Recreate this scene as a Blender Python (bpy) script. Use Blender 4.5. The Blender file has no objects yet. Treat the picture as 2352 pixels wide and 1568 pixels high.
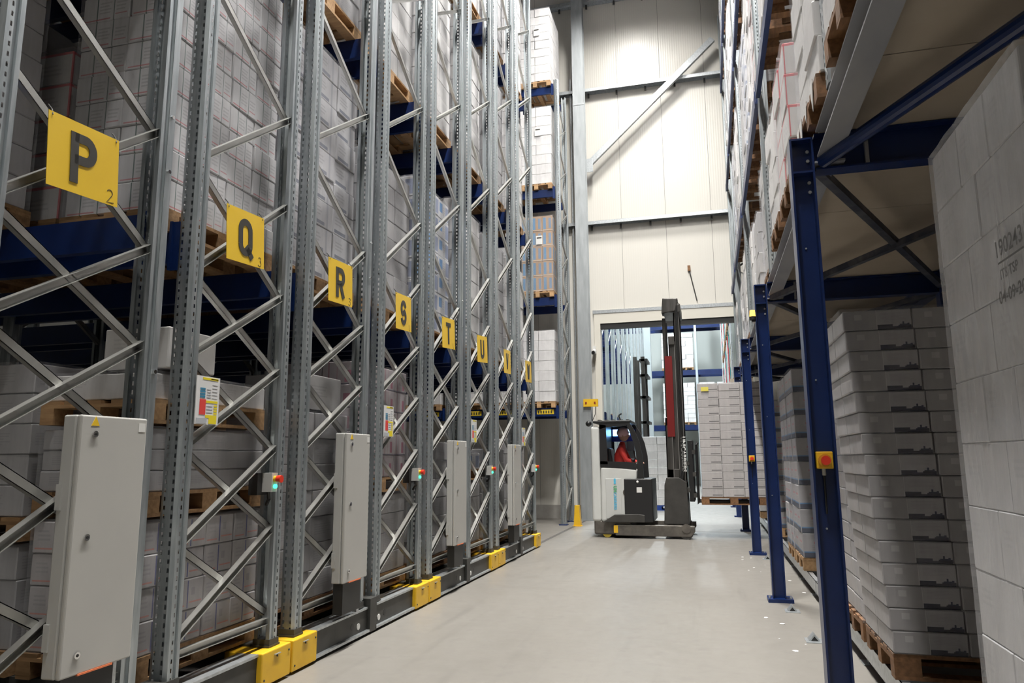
import bpy, bmesh, math, random
from mathutils import Vector, Matrix
random.seed(7)
S = bpy.context.scene
COL = S.collection
# ------------------------------------------------------------------ camera
F_PX, YAW, PITCH, ROLL = 1670.15, 0.263438, 0.161034, -0.006878
fw = Vector((-math.sin(YAW)*math.cos(PITCH), math.cos(YAW)*math.cos(PITCH), math.sin(PITCH)))
r0 = Vector((math.cos(YAW), math.sin(YAW), 0)); u0 = r0.cross(fw)
rr = math.cos(ROLL)*r0 + math.sin(ROLL)*u0; uu = -math.sin(ROLL)*r0 + math.cos(ROLL)*u0
cd = bpy.data.cameras.new('camera'); cam = bpy.data.objects.new('camera', cd); COL.objects.link(cam)
M = Matrix((rr, uu, -fw)).transposed().to_4x4(); M.translation = Vector((0, 0, 1.5)); cam.matrix_world = M
cd.sensor_width = 36.0; cd.lens = 36.0*F_PX/2352; cd.clip_start = 0.05; cd.clip_end = 200
S.camera = cam
# ------------------------------------------------------------------ world, lamps, exposure
w = bpy.data.worlds.new('world'); S.world = w; w.use_nodes = True
w.node_tree.nodes['Background'].inputs[0].default_value = (0.5, 0.5, 0.5, 1)
w.node_tree.nodes['Background'].inputs[1].default_value = 0.02
S.view_settings.view_transform = 'Standard'; S.view_settings.look = 'None'
S.view_settings.gamma = 1.0; S.view_settings.use_curve_mapping = False
S.view_settings.exposure = 0.30
S.cycles.adaptive_threshold = 0.08; S.cycles.adaptive_min_samples = 16; S.cycles.use_light_tree = False
S.cycles.max_bounces = 4; S.cycles.diffuse_bounces = 3; S.cycles.glossy_bounces = 3
S.cycles.transparent_max_bounces = 10; S.cycles.transmission_bounces = 3
S.cycles.caustics_reflective = False; S.cycles.caustics_refractive = False
CEIL = 15.2
def lamp(x, y, power, col=(1.0, 0.972, 0.925), z=CEIL-0.5, sx=0.45, sy=1.6):
    l = bpy.data.lights.new('ceiling_lamp', 'AREA'); l.shape = 'RECTANGLE'; l.size = sx; l.size_y = sy
    l.energy = power; l.color = col; l.spread = math.radians(140)
    o = bpy.data.objects.new('ceiling_lamp', l); o.location = (x, y, z); COL.objects.link(o); return o
LAMPS = [(-.85, -3.5, 160), (-.85, 1.2, 660), (-.85, 5.9, 880), (-.85, 10.5, 880), (-1.75, 15.0, 470)]
for (lx, ly, pw_) in LAMPS: lamp(lx, ly, pw_)
LAMPS2 = [(-1.6, yy) for yy in (21.5, 27, 33, 39)]
for (lx, ly) in LAMPS2: lamp(lx, ly, 1150, (0.86, 0.95, 1.0))

# ------------------------------------------------------------------ helpers
class MB:
    def __init__(s, org=(0, 0, 0)): s.v = []; s.f = []; s.o = Vector(org)
    def add(s, vs, fs):
        n = len(s.v)
        for p in vs: s.v.append((p[0]-s.o[0], p[1]-s.o[1], p[2]-s.o[2]))
        for f in fs: s.f.append(tuple(i+n for i in f))
        return s
    def box(s, x0, x1, y0, y1, z0, z1):
        return s.add([(x0,y0,z0),(x1,y0,z0),(x1,y1,z0),(x0,y1,z0),(x0,y0,z1),(x1,y0,z1),(x1,y1,z1),(x0,y1,z1)],
            [(0,3,2,1),(4,5,6,7),(0,1,5,4),(1,2,6,5),(2,3,7,6),(3,0,4,7)])
    def quad(s, a, b, c, d): return s.add([a, b, c, d], [(0, 1, 2, 3)])
    def bar(s, p, q, wv, hv):
        """box from p to q; wv, hv: half-extent vectors"""
        p, q, wv, hv = Vector(p), Vector(q), Vector(wv), Vector(hv)
        vs = [p-wv-hv, p+wv-hv, p+wv+hv, p-wv+hv, q-wv-hv, q+wv-hv, q+wv+hv, q-wv+hv]
        return s.add(vs, [(0,3,2,1),(4,5,6,7),(0,1,5,4),(1,2,6,5),(2,3,7,6),(3,0,4,7)])
    def cyl(s, p, q, r, n=12, r2=None):
        p, q = Vector(p), Vector(q); r2 = r if r2 is None else r2
        d = (q-p).normalized(); a = d.orthogonal().normalized(); b = d.cross(a)
        vs = []
        for c, rad in ((p, r), (q, r2)):
            for i in range(n):
                t = 2*math.pi*i/n; vs.append(c+rad*(math.cos(t)*a+math.sin(t)*b))
        fs = [(i, (i+1) % n, n+(i+1) % n, n+i) for i in range(n)]
        fs += [tuple(range(n-1, -1, -1)), tuple(range(n, 2*n))]
        return s.add(vs, fs)
    def prism(s, poly, ax, a, b):
        """poly: list of 2-D points in the plane normal to ax (x:(y,z) y:(x,z) z:(x,y)), extruded a..b"""
        def P(u, v, t): return {'x': (t, u, v), 'y': (u, t, v), 'z': (u, v, t)}[ax]
        n = len(poly); vs = [P(u, v, a) for u, v in poly]+[P(u, v, b) for u, v in poly]
        fs = [tuple(range(n-1, -1, -1)), tuple(range(n, 2*n))]+[(i, (i+1) % n, n+(i+1) % n, n+i) for i in range(n)]
        return s.add(vs, fs)
    def tube(s, pts, r, n=8):
        for a, b in zip(pts, pts[1:]): s.cyl(a, b, r, n)
        return s
    def sphere(s, c, r, n=10, m=6, sc=(1, 1, 1)):
        vs = []; fs = []
        for j in range(m+1):
            t = math.pi*j/m
            for i in range(n):
                p = 2*math.pi*i/n
                vs.append((c[0]+sc[0]*r*math.sin(t)*math.cos(p), c[1]+sc[1]*r*math.sin(t)*math.sin(p), c[2]+sc[2]*r*math.cos(t)))
        for j in range(m):
            for i in range(n): fs.append((j*n+i, (j+1)*n+i, (j+1)*n+(i+1) % n, j*n+(i+1) % n))
        return s.add(vs, fs)
    def mesh(s, name, mat, smooth=False):
        me = bpy.data.meshes.new(name); me.from_pydata(s.v, [], s.f)
        bm = bmesh.new(); bm.from_mesh(me); bmesh.ops.recalc_face_normals(bm, faces=bm.faces); bm.to_mesh(me); bm.free()
        if mat: me.materials.append(mat)
        if smooth:
            for p in me.polygons: p.use_smooth = True
        return me
    def build(s, name, mat, parent=None, smooth=False, loc=None):
        return obj(name, s.mesh(name, mat, smooth), parent, loc)
def obj(name, me, parent=None, loc=None):
    o = bpy.data.objects.new(name, me); COL.objects.link(o)
    if parent: o.parent = parent
    if loc: o.location = loc
    return o
def tag(o, label, cat, group=None):
    o['label'] = label; o['category'] = cat
    if group: o['group'] = group
    return o
def thing(name, label, cat, loc=(0, 0, 0), group=None, rz=0):
    o = bpy.data.objects.new(name, None); COL.objects.link(o); o.location = loc; o.rotation_euler = (0, 0, rz)
    o.empty_display_size = 0.2
    return tag(o, label, cat, group)
def struct(name, mb, mat, smooth=False):
    o = mb.build(name, mat); o['kind'] = 'structure'; return o
def channel(mb, p, q, width, depth, t, out, open_out=True):
    """U channel p->q; 'out' = direction the open side (or web) faces"""
    p, q, out = Vector(p), Vector(q), Vector(out).normalized()
    d = (q-p).normalized(); sd = d.cross(out).normalized()
    base = -out*(depth/2-t/2) if open_out else out*(depth/2-t/2)
    mb.bar(p+base, q+base, sd*width/2, out*t/2)
    for sg in (-1, 1):
        mb.bar(p+sd*sg*(width/2-t/2), q+sd*sg*(width/2-t/2), sd*t/2, out*depth/2)
    return mb
# ------------------------------------------------------------------ materials
def new_mat(name):
    m = bpy.data.materials.new(name); m.use_nodes = True; return m, m.node_tree, m.node_tree.nodes['Principled BSDF']
def rgba(c): return (c[0], c[1], c[2], 1)
def mix_rgb(nt, fac, a, b):
    n = nt.nodes.new('ShaderNodeMix'); n.data_type = 'RGBA'
    if isinstance(fac, (int, float)): n.inputs[0].default_value = fac
    else: nt.links.new(fac, n.inputs[0])
    for v, i in ((a, 6), (b, 7)):
        if isinstance(v, tuple): n.inputs[i].default_value = rgba(v)
        else: nt.links.new(v, n.inputs[i])
    return n.outputs[2]
def math_n(nt, op, a, b=0.0):
    n = nt.nodes.new('ShaderNodeMath'); n.operation = op
    for v, i in ((a, 0), (b, 1)):
        if isinstance(v, (int, float)): n.inputs[i].default_value = v
        else: nt.links.new(v, n.inputs[i])
    return n.outputs[0]
def noise(nt, scale, detail=3, coord='Object', stretch=None, rough=0.55):
    tc = nt.nodes.new('ShaderNodeTexCoord'); out = tc.outputs[coord]
    if stretch:
        mp = nt.nodes.new('ShaderNodeMapping'); mp.inputs['Scale'].default_value = stretch; nt.links.new(out, mp.inputs[0]); out = mp.outputs[0]
    n = nt.nodes.new('ShaderNodeTexNoise'); n.inputs['Scale'].default_value = scale; n.inputs['Detail'].default_value = detail
    n.inputs['Roughness'].default_value = rough; nt.links.new(out, n.inputs['Vector']); return n.outputs['Fac']
def ramp(nt, fac, a, b):
    n = nt.nodes.new('ShaderNodeMapRange'); n.inputs[1].default_value = a; n.inputs[2].default_value = b
    nt.links.new(fac, n.inputs[0]); return n.outputs[0]
def bump(nt, bs, h, strength=0.2, dist=0.01):
    b = nt.nodes.new('ShaderNodeBump'); b.inputs['Strength'].default_value = strength; b.inputs['Distance'].default_value = dist
    nt.links.new(h, b.inputs['Height']); nt.links.new(b.outputs[0], bs.inputs['Normal'])
def mat(name, c, rough=0.5, metal=0.0, c2=None, scale=6.0, stretch=None, bmp=0, coord='Object', lo=0.35, hi=0.65, rnd=0.0, spec=None):
    m, nt, b = new_mat(name)
    b.inputs['Roughness'].default_value = rough; b.inputs['Metallic'].default_value = metal
    if spec is not None: b.inputs['Specular IOR Level'].default_value = spec
    if c2 is None and not rnd: b.inputs['Base Color'].default_value = rgba(c); return m
    col = c
    if c2 is not None:
        f = noise(nt, scale, 4, coord, stretch); col = mix_rgb(nt, ramp(nt, f, lo, hi), c, c2)
        if bmp: bump(nt, b, f, bmp)
    if rnd:
        oi = nt.nodes.new('ShaderNodeObjectInfo'); hs = nt.nodes.new('ShaderNodeHueSaturation')
        v = math_n(nt, 'ADD', math_n(nt, 'MULTIPLY', oi.outputs['Random'], 2*rnd), 1-rnd)
        nt.links.new(v, hs.inputs['Value'])
        if isinstance(col, tuple): hs.inputs['Color'].default_value = rgba(col)
        else: nt.links.new(col, hs.inputs['Color'])
        col = hs.outputs[0]
    nt.links.new(col, b.inputs['Base Color']); return m
def emit(name, c, s):
    m, nt, b = new_mat(name); b.inputs['Base Color'].default_value = rgba(c)
    b.inputs['Emission Color'].default_value = rgba(c); b.inputs['Emission Strength'].default_value = s; return m
def carton(name, base, rects, var=0.07, rough=0.42):
    """printed carton: UV rectangles (u0,u1,v0,v1,colour[,strength])"""
    m, nt, b = new_mat(name); b.inputs['Roughness'].default_value = rough
    uv = nt.nodes.new('ShaderNodeUVMap'); sp = nt.nodes.new('ShaderNodeSeparateXYZ'); nt.links.new(uv.outputs[0], sp.inputs[0])
    U, V = sp.outputs[0], sp.outputs[1]
    f = noise(nt, 7, 3, 'Object'); col = mix_rgb(nt, ramp(nt, f, .3, .7), base, tuple(x*.88 for x in base))
    for r in rects:
        u0, u1, v0, v1, c = r[:5]; st = r[5] if len(r) > 5 else 1.0
        a = math_n(nt, 'MULTIPLY', math_n(nt, 'GREATER_THAN', U, u0), math_n(nt, 'LESS_THAN', U, u1))
        bb = math_n(nt, 'MULTIPLY', math_n(nt, 'GREATER_THAN', V, v0), math_n(nt, 'LESS_THAN', V, v1))
        k = math_n(nt, 'MULTIPLY', math_n(nt, 'MULTIPLY', a, bb), st)
        col = mix_rgb(nt, k, col, c)
    oi = nt.nodes.new('ShaderNodeObjectInfo'); hs = nt.nodes.new('ShaderNodeHueSaturation')
    nt.links.new(math_n(nt, 'ADD', math_n(nt, 'MULTIPLY', oi.outputs['Random'], 2*var), 1-var), hs.inputs['Value'])
    nt.links.new(col, hs.inputs['Color']); nt.links.new(hs.outputs[0], b.inputs['Base Color'])
    return m
def text_rows(u0, u1, v0, v1, n, c, st=0.5):
    out = []; h = (v1-v0)/n
    for i in range(n):
        e = u1-(u1-u0)*random.uniform(0, .35); out.append((u0, e, v0+i*h, v0+i*h+h*.45, c, st))
    return out
def film_mat(name='stretch_film', k=.20, k0=.035, bs=.65):
    m = bpy.data.materials.new(name); m.use_nodes = True; nt = m.node_tree; nt.nodes.clear()
    out = nt.nodes.new('ShaderNodeOutputMaterial'); mx = nt.nodes.new('ShaderNodeMixShader')
    tr = nt.nodes.new('ShaderNodeBsdfTransparent'); tr.inputs[0].default_value = (0.97, 0.97, 0.98, 1)
    pb = nt.nodes.new('ShaderNodeBsdfPrincipled'); pb.inputs['Base Color'].default_value = (0.78, 0.78, 0.80, 1); pb.inputs['Roughness'].default_value = 0.16
    pb.inputs['Specular IOR Level'].default_value = 0.8
    n1 = noise(nt, 3.2, 5, 'Object', (1, 1, .45)); n2 = noise(nt, 20, 4, 'Object', (1.5, 1.5, .12))
    h = math_n(nt, 'ADD', n1, math_n(nt, 'MULTIPLY', n2, .6)); bump(nt, pb, h, bs, 0.02)
    fac = ramp(nt, h, .55, 1.15); fac = math_n(nt, 'ADD', math_n(nt, 'MULTIPLY', fac, k), k0)
    nt.links.new(fac, mx.inputs[0]); nt.links.new(tr.outputs[0], mx.inputs[1]); nt.links.new(pb.outputs[0], mx.inputs[2])
    nt.links.new(mx.outputs[0], out.inputs[0]); return m
G = {}
G['galv'] = mat('galvanised_steel', (.46,.49,.51), .36, .75, (.60,.63,.65), 28, bmp=.05)
G['galv_post'] = mat('galvanised_post', (.33,.37,.39), .34, .75, (.52,.56,.58), 9, (3, 3, .35), lo=.3, hi=.7)
G['brace'] = mat('brace_steel', (.56,.56,.53), .33, .75, (.46,.46,.44), 5)
G['blue'] = mat('blue_paint', (.003,.016,.085), .36, 0, (.004,.021,.105), 5)
G['blue_dark'] = mat('blue_post_paint', (.004,.017,.085), .30, 0, (.006,.022,.105), 4)
G['yellow'] = mat('yellow_paint', (.78,.47,.02), .42, 0, (.70,.41,.02), 7, lo=.45, hi=.75)
G['sign'] = mat('yellow_sign', (.84,.56,.035), .38, 0, (.80,.52,.03), 3)
G['black'] = mat('black_paint', (.018,.018,.018), .45)
G['charcoal'] = mat('charcoal_steel', (.050,.050,.047), .5, 0.2, (.068,.067,.062), 6)
G['letter'] = mat('sign_letter_black', (.045,.042,.036), .45)
G['cab'] = mat('cabinet_grey', (.50,.50,.48), .45, 0, (.47,.47,.455), 3)
G['cabdoor'] = mat('cabinet_door_grey', (.48,.475,.45), .45, 0, (.45,.445,.425), 2)
G['chrome'] = mat('chrome', (.8,.8,.8), .15, 1)
G['red'] = mat('red_plastic', (.75,.045,.02), .35)
G['wood'] = mat('pallet_wood', (.36,.215,.105), .75, 0, (.24,.135,.06), 6, (1, 6, 6), rnd=.22)
G['wood_light'] = mat('pallet_wood_fresh', (.50,.315,.16), .75, 0, (.38,.225,.11), 6, (1, 6, 6), rnd=.2)
G['wood_dark'] = mat('pallet_wood_brown', (.25,.125,.055), .75, 0, (.16,.08,.035), 6, (1, 6, 6), rnd=.2)
G['white'] = mat('white_plastic', (.72,.72,.70), .45)
G['film'] = film_mat(); G['film_heavy'] = film_mat('stretch_film_thick', .34, .10, .42)
W_ = (.72,.72,.73)
TX = (.20,.20,.22)
G['c_lines'] = carton('carton_red_green_lines', W_, [(.30,.325,0,1,(.06,.13,.11),.85),(.66,.68,0,1,(.06,.13,.11),.8),(.05,.6,.07,.12,(.55,.10,.12),.7),(.70,.95,.2,.245,(.55,.10,.12),.6)]+text_rows(.36,.62,.3,.8,4,TX,.3)+text_rows(.72,.95,.35,.75,3,TX,.3))
G['c_darkbar'] = carton('carton_dark_bar', (.68,.68,.70), [(.08,.62,.06,.2,(.17,.19,.25),.8),(.70,.78,0,1,(.25,.28,.36),.35)]+text_rows(.1,.5,.4,.8,3,TX,.3))
G['c_redblue'] = carton('carton_red_blue', (.53,.51,.51), [(.47,.51,.05,.95,(.06,.08,.28),.85),(.05,.4,.12,.17,(.7,.18,.10),.6),(.55,.95,.2,.25,(.7,.18,.10),.6),(.6,.72,.45,.7,TX,.35)]+text_rows(.1,.35,.4,.8,3,TX,.25))
G['c_blue'] = carton('carton_blue_square', (.74,.75,.77), [(.12,.40,.35,.85,(.10,.30,.62),.85),(.70,.98,.1,.85,(.05,.12,.34),.6)]+text_rows(.45,.65,.3,.8,4,TX,.25))
G['c_pink'] = carton('carton_crimson', (.72,.66,.68), [(.16,.20,0,1,(.42,.06,.12),.6),(.62,.80,.1,.62,(.50,.05,.16),.7),(.4,.42,0,1,(.45,.1,.2),.5),(0,1,0,.05,(.16,.15,.25),.7)])
G['c_plain'] = carton('carton_plain_white', (.80,.79,.775), text_rows(.15,.45,.5,.8,3,TX,.14))
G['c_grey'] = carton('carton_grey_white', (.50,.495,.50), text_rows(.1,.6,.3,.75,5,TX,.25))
G['c_ship'] = carton('carton_wave_label', (.44,.425,.42), [(.49,.497,0,1,(.74,.73,.72),.8),(.50,.985,.03,.97,(.49,.475,.48),.9),(.50,.985,.0,.19,(.006,.008,.025),1),(.50,.72,.19,.24,(.006,.008,.025),1),(.82,.95,.17,.24,(.02,.025,.06),1),(.86,.885,.24,.36,(.02,.025,.06),1),(.93,.96,.17,.28,(.02,.025,.06),1),(.72,.80,.135,.19,(.49,.475,.48),1),(.17,.28,.52,.8,(.64,.63,.62),.6)]+text_rows(.55,.93,.48,.86,6,(.3,.26,.28),.32))
G['c_navy'] = carton('carton_navy_band', (.46,.45,.46), [(.02,.98,.0,.22,(.03,.045,.09),.95),(.02,.98,.20,.26,(.08,.25,.50),.8),(.3,.8,.58,.66,(.55,.12,.16),.6)]+text_rows(.25,.85,.33,.55,3,TX,.3))
G['c_dash'] = carton('carton_short_dash', (.50,.47,.455), [(.5,.97,.16,.30,(.07,.065,.065),.85),(.55,.95,.45,.52,(.40,.38,.37),.5)], .05)
G['c_brown'] = carton('carton_brown_blue', (.42,.28,.17), [(.1,.36,.1,.9,(.07,.25,.46),.85),(.62,.86,.15,.85,(.07,.25,.46),.7),(0,1,0,.06,(.66,.55,.45),.8)])
G['c_stripe'] = carton('carton_blue_stripe', (.70,.71,.73), [(0,1,.1,.3,(.10,.16,.32),.7),(.3,.6,.5,.8,(.15,.25,.5),.5)])
G['c_redline'] = carton('carton_red_edge', (.70,.69,.68), [(.0,.04,0,1,(.60,.10,.12),.9),(0,1,.9,1,(.62,.08,.10),.8)]+text_rows(.3,.8,.3,.7,3,TX,.25))
G['c_near'] = carton('carton_near_white', (.58,.58,.585), text_rows(.1,.4,.5,.8,3,TX,.12), .03)

# ------------------------------------------------------------------ the setting
def wall_panel_mat():
    m, nt, b = new_mat('wall_panel_cream'); b.inputs['Roughness'].default_value = 0.33
    b.inputs['Base Color'].default_value = (.72,.70,.645,1)
    tc = nt.nodes.new('ShaderNodeTexCoord'); wv = nt.nodes.new('ShaderNodeTexWave'); wv.bands_direction = 'X'
    wv.inputs['Scale'].default_value = 5.2; wv.inputs['Distortion'].default_value = 0; nt.links.new(tc.outputs['Object'], wv.inputs['Vector'])
    n = noise(nt, .8, 2); bump(nt, b, math_n(nt, 'ADD', wv.outputs['Fac'], math_n(nt, 'MULTIPLY', n, .6)), .10, .01)
    return m
G['panel'] = wall_panel_mat()
def floor_mat():
    m, nt, b = new_mat('floor_concrete')
    n1 = noise(nt, .7, 5, 'Object', (1, .35, 1)); n2 = noise(nt, 5, 5); n3 = noise(nt, 1.6, 6, 'Object', (3.5, .22, 1))
    c = mix_rgb(nt, ramp(nt, n1, .3, .7), (.205,.192,.174), (.25,.237,.216))
    c = mix_rgb(nt, math_n(nt, 'MULTIPLY', ramp(nt, n2, .55, .75), .35), c, (.16,.152,.14))
    c = mix_rgb(nt, math_n(nt, 'MULTIPLY', ramp(nt, n3, .58, .78), .42), c, (.14,.133,.122))
    nt.links.new(c, b.inputs['Base Color']); b.inputs['Roughness'].default_value = .38
    nt.links.new(math_n(nt, 'ADD', math_n(nt, 'MULTIPLY', n2, .25), .27), b.inputs['Roughness'])
    bump(nt, b, n2, .03, .01); return m
G['floor'] = floor_mat()
XL, XR, YB, YW, YF = -16.0, 9.0, -7.0, 18.85, 45.0
struct('floor', MB().box(XL, XR, YB, YF, -.2, 0), G['floor'])
G['ceil'] = mat('ceiling_sheet', (.30,.30,.29), .6)
struct('ceiling', MB().box(XL, XR, YB, YF, CEIL, CEIL+.2), G['ceil'])
G['side'] = mat('wall_side_grey', (.22,.215,.20), .6)
struct('wall_left', MB().box(XL-.2, XL, YB, YF, 0, CEIL), G['side'])
struct('wall_right', MB().box(XR, XR+.2, YB, YF, 0, CEIL), G['side'])
struct('wall_front', MB().box(XL, XR, YB-.2, YB, 0, CEIL), G['side'])
# cross wall with the gateway: each sandwich panel is a part
DX0, DX1, DZ = -2.80, 1.25, 5.02
wb = bpy.data.objects.new('wall_back', None); COL.objects.link(wb); wb['kind'] = 'structure'
pw = 1.16; xs = -2.02
k0 = int((XL-xs)/pw)-1
pcache = {}
for k in range(k0, 14):
    a = max(xs+k*pw, XL); b = min(xs+(k+1)*pw, XR)
    if b-a < .03: continue
    pieces = []
    if b <= DX0-.4 or a >= DX1+.4: pieces = [(a, b, .0, CEIL)]
    else:
        pieces = [(a, b, DZ+.34, CEIL)]
        if a < DX0-.02: pieces.append((a, min(b, DX0-.0), 0, DZ+.34))
        if b > DX1+.02: pieces.append((max(a, DX1), b, 0, DZ+.34))
    for (x0, x1, z0, z1) in pieces:
        MB().box(x0+.004, x1-.004, YW, YW+.16, z0, z1).build('panel', G['panel'], wb)
MB().box(XL, DX0, YW+.01, YW+.15, 0, CEIL).box(DX1, XR, YW+.01, YW+.15, 0, CEIL).box(DX0, DX1, YW+.01, YW+.15, DZ+.34, CEIL).build('core', mat('joint_dark', (.20,.19,.17), .8), wb)
G['plinth'] = mat('plinth_concrete', (.30,.285,.26), .7, 0, (.36,.345,.32), 5)
pl = MB().box(XL, DX0-.02, YW-.03, YW, 0, .34).box(DX1+.02, XR, YW-.03, YW, 0, .34)
struct('baseboard_back', pl, G['plinth'])
dr = bpy.data.objects.new('door_1', None); COL.objects.link(dr); dr['kind'] = 'structure'; dr.location = (DX0, YW, 0)
G['frame'] = mat('door_frame_cream', (.70,.675,.60), .4)
o = dr.location
MB(o).box(DX0-.02, DX0+.14, YW-.06, YW+.20, 0, DZ).build('jamb', G['frame'], dr)
MB(o).box(DX1-.14, DX1+.02, YW-.06, YW+.20, 0, DZ).build('jamb', G['frame'], dr)
MB(o).box(DX0-.02, DX1+.02, YW-.06, YW+.20, DZ, DZ+.34).build('lintel', G['frame'], dr)
MB(o).box(DX0+.14, DX1-.14, YW-.03, YW+.17, DZ-.13, DZ-.001).build('rubber_seal', G['black'], dr)
MB(o).box(DX0-.05, DX1+.05, YW-.075, YW-.061, DZ+.27, DZ+.36).build('rail', G['galv'], dr)
# far hall
struct('wall_far', MB().box(XL, XR, YF, YF+.2, 0, CEIL), mat('far_wall_panel', (.55,.58,.55), .5))
struct('trim_1', MB().box(-3.115, -3.045, 13.0, 18.7, -.01, .002), mat('floor_groove', (.10,.095,.09), .8))
struct('trim_2', MB().box(-2.9, .9, 15.98, 16.0, -.01, .0015), mat('floor_joint', (.24,.22,.20), .8))

# ------------------------------------------------------------------ steelwork on the back wall
GV = mat('column_galvanised', (.36,.385,.40), .42, .55, (.47,.50,.515), 3.5, (3, 3, .5), lo=.3, hi=.7)
t = thing('steel_column', 'tall galvanised steel column against the cream panel wall left of the gateway', 'column', (-3.02, 18.35, 0))
mb = MB(t.location)
mb.box(-3.17, -2.87, 18.24, 18.262, 0, CEIL).box(-3.17, -2.87, 18.50, 18.522, 0, CEIL).box(-3.032, -3.008, 18.262, 18.50, 0, CEIL)
mb.build('shaft', GV, t)
MB(t.location).box(-3.19, -2.85, 18.225, 18.54, 0, .03).build('base_plate', GV, t)
MB(t.location).box(-3.175, -2.865, 18.232, 18.24, 10.95, 11.0).build('splice_plate', G['galv'], t)
MB(t.location).box(-2.87, -2.80, 18.50, 18.60, 9.2, 9.5).build('gusset', G['galv'], t)
# vertical conduit left of it
tag(MB((-3.3, 18.6, 0)).box(-3.33, -3.29, 18.70, 18.75, .3, 12).build('conduit', G['galv'], loc=(-3.3, 18.6, 0)), 'thin vertical steel conduit on the wall left of the big column', 'conduit')
for z, lab in ((11.5, 'upper'), (7.68, 'middle'), (14.2, 'topmost')):
    t = thing('wall_beam', f'{lab} horizontal galvanised girt bolted across the cream wall', 'beam', (0, 18.70, z), 'girts on the cream wall')
    mb = MB(t.location); channel(mb, (-9, 18.73, z+.06), (8, 18.73, z+.06), .22, .09, .010, (0, 0, -1), True); mb.build('girt', G['galv'], t)
    mb2 = None
    for k in range(9):
        x = -4.4+k*.78; MB(t.location).box(x, x+.05, 18.76, 18.80, z-.10, z+.02).build('cleat', G['charcoal'], t)  # charcoal colour stands in for shadow under the girt
t = thing('diagonal_brace', 'galvanised diagonal strut rising to the right across the cream wall', 'beam', (-2.84, 18.555, 9.3))
mb = MB(t.location); channel(mb, (-2.84, 18.555, 9.34), (.56, 18.555, 12.47), .16, .1, .012, (0, -1, 0), False); mb.build('strut', G['galv'], t)
MB(t.location).box(-2.862, -2.70, 18.485, 18.504, 9.12, 9.5).build('end_plate', G['galv'], t)

# yellow column guard, detector box, camera, thin rod over the gate
t = thing('column_guard', 'yellow folded floor guard at the foot of the wall rack', 'guard', (-3.0, 16.85, 0))
MB(t.location).prism([(-3.09,0),(-2.93,0),(-2.965,.46),(-3.06,.46)], 'y', 16.72, 16.90).build('shell', G['yellow'], t)
MB(t.location).box(-3.11, -2.91, 16.70, 16.92, 0, .012).build('foot', G['yellow'], t)
t = thing('sensor_box', 'yellow sensor box bracketed to the gateway jamb', 'sensor', (-2.85, 18.18, 2.85))
MB(t.location).box(-3.05, -2.68, 18.16, 18.236, 2.80, 2.99).build('housing', G['yellow'], t)
for x in (-2.98, -2.76): MB(t.location).box(x-.02, x+.02, 18.15, 18.16, 2.87, 2.92).build('lens', mat('sensor_lens', (.25,.03,.02), .3), t)
MB(t.location).tube([(-2.75,18.21,2.80),(-2.76,18.23,2.62),(-2.84,18.235,2.45)], .008).build('cable', G['black'], t)
t = thing('security_camera', 'small white security camera on the gateway jamb', 'camera', (-2.80, 18.5, 4.2))
MB(t.location).box(-2.86, -2.78, 18.70, 18.78, 4.24, 4.42).build('bracket', G['white'], t)
MB(t.location).cyl((-2.82,18.70,4.28),(-2.82,18.52,4.22),.06,14).build('body', G['white'], t)
MB(t.location).cyl((-2.82,18.52,4.22),(-2.82,18.50,4.214),.045,14).build('lens', G['black'], t)
t = thing('lever_rod', 'thin grey rod hanging slanted on the wall above the gateway', 'rod', (-.33, 18.82, 5.6))
MB(t.location).cyl((-.33,18.82,6.35),(-.16,18.82,5.48),.014).build('rod', G['charcoal'], t)
MB(t.location).box(-.36,-.29,18.79,18.85,6.28,6.42).build('knob', G['wood_dark'], t)

# ------------------------------------------------------------------ pallets
def pallet_parts(sx, sy):
    """block pallet, long side along y; returns list of (name, meshkey, loc)"""
    P = []
    for i in range(5):
        w = .145 if i in (0, 4) else .10
        x = -sx/2+w/2+(sx-w)*i/4 if i not in (0, 4) else (-sx/2+w/2 if i == 0 else sx/2-w/2)
        P.append(('deck_board', (w, sy, .022), (x, 0, .133)))
    for y in (-sy/2+.072, 0, sy/2-.072): P.append(('cross_board', (sx, .145, .022), (0, y, .111)))
    for x in (-sx/2+.05, 0, sx/2-.05):
        for y in (-sy/2+.072, 0, sy/2-.072): P.append(('block', (.10, .145, .078), (x, y, .061)))
        P.append(('bottom_board', (.10, sy, .022), (x, 0, .011)))
    return P
_bc = {}
def board_mesh(name, d, m):
    k = (name, d, m.name)
    if k not in _bc:
        _bc[k] = MB().box(-d[0]/2, d[0]/2, -d[1]/2, d[1]/2, -d[2]/2, d[2]/2).mesh(name, m)
    return _bc[k]
_pj = {}
def pallet(x, y, z, label, sx=.8, sy=1.2, wood='wood', parts=True, group='wooden pallets', rz=0.0, name='wooden_pallet'):
    m = G[wood]
    if parts:
        t = thing(name, label, 'pallet', (x, y, z), group, rz)
        for n, d, l in pallet_parts(sx, sy):
            o = obj(n, board_mesh(n, d, m), t, l)
    else:
        k = (sx, sy, wood)
        if k not in _pj:
            mb = MB()
            for n, d, l in pallet_parts(sx, sy): mb.box(l[0]-d[0]/2, l[0]+d[0]/2, l[1]-d[1]/2, l[1]+d[1]/2, l[2]-d[2]/2, l[2]+d[2]/2)
            _pj[k] = mb.mesh('wooden_pallet', m)
        t = tag(obj(name, _pj[k], None, (x, y, z)), label, 'pallet', group); t.rotation_euler.z = rz
    return t
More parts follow.
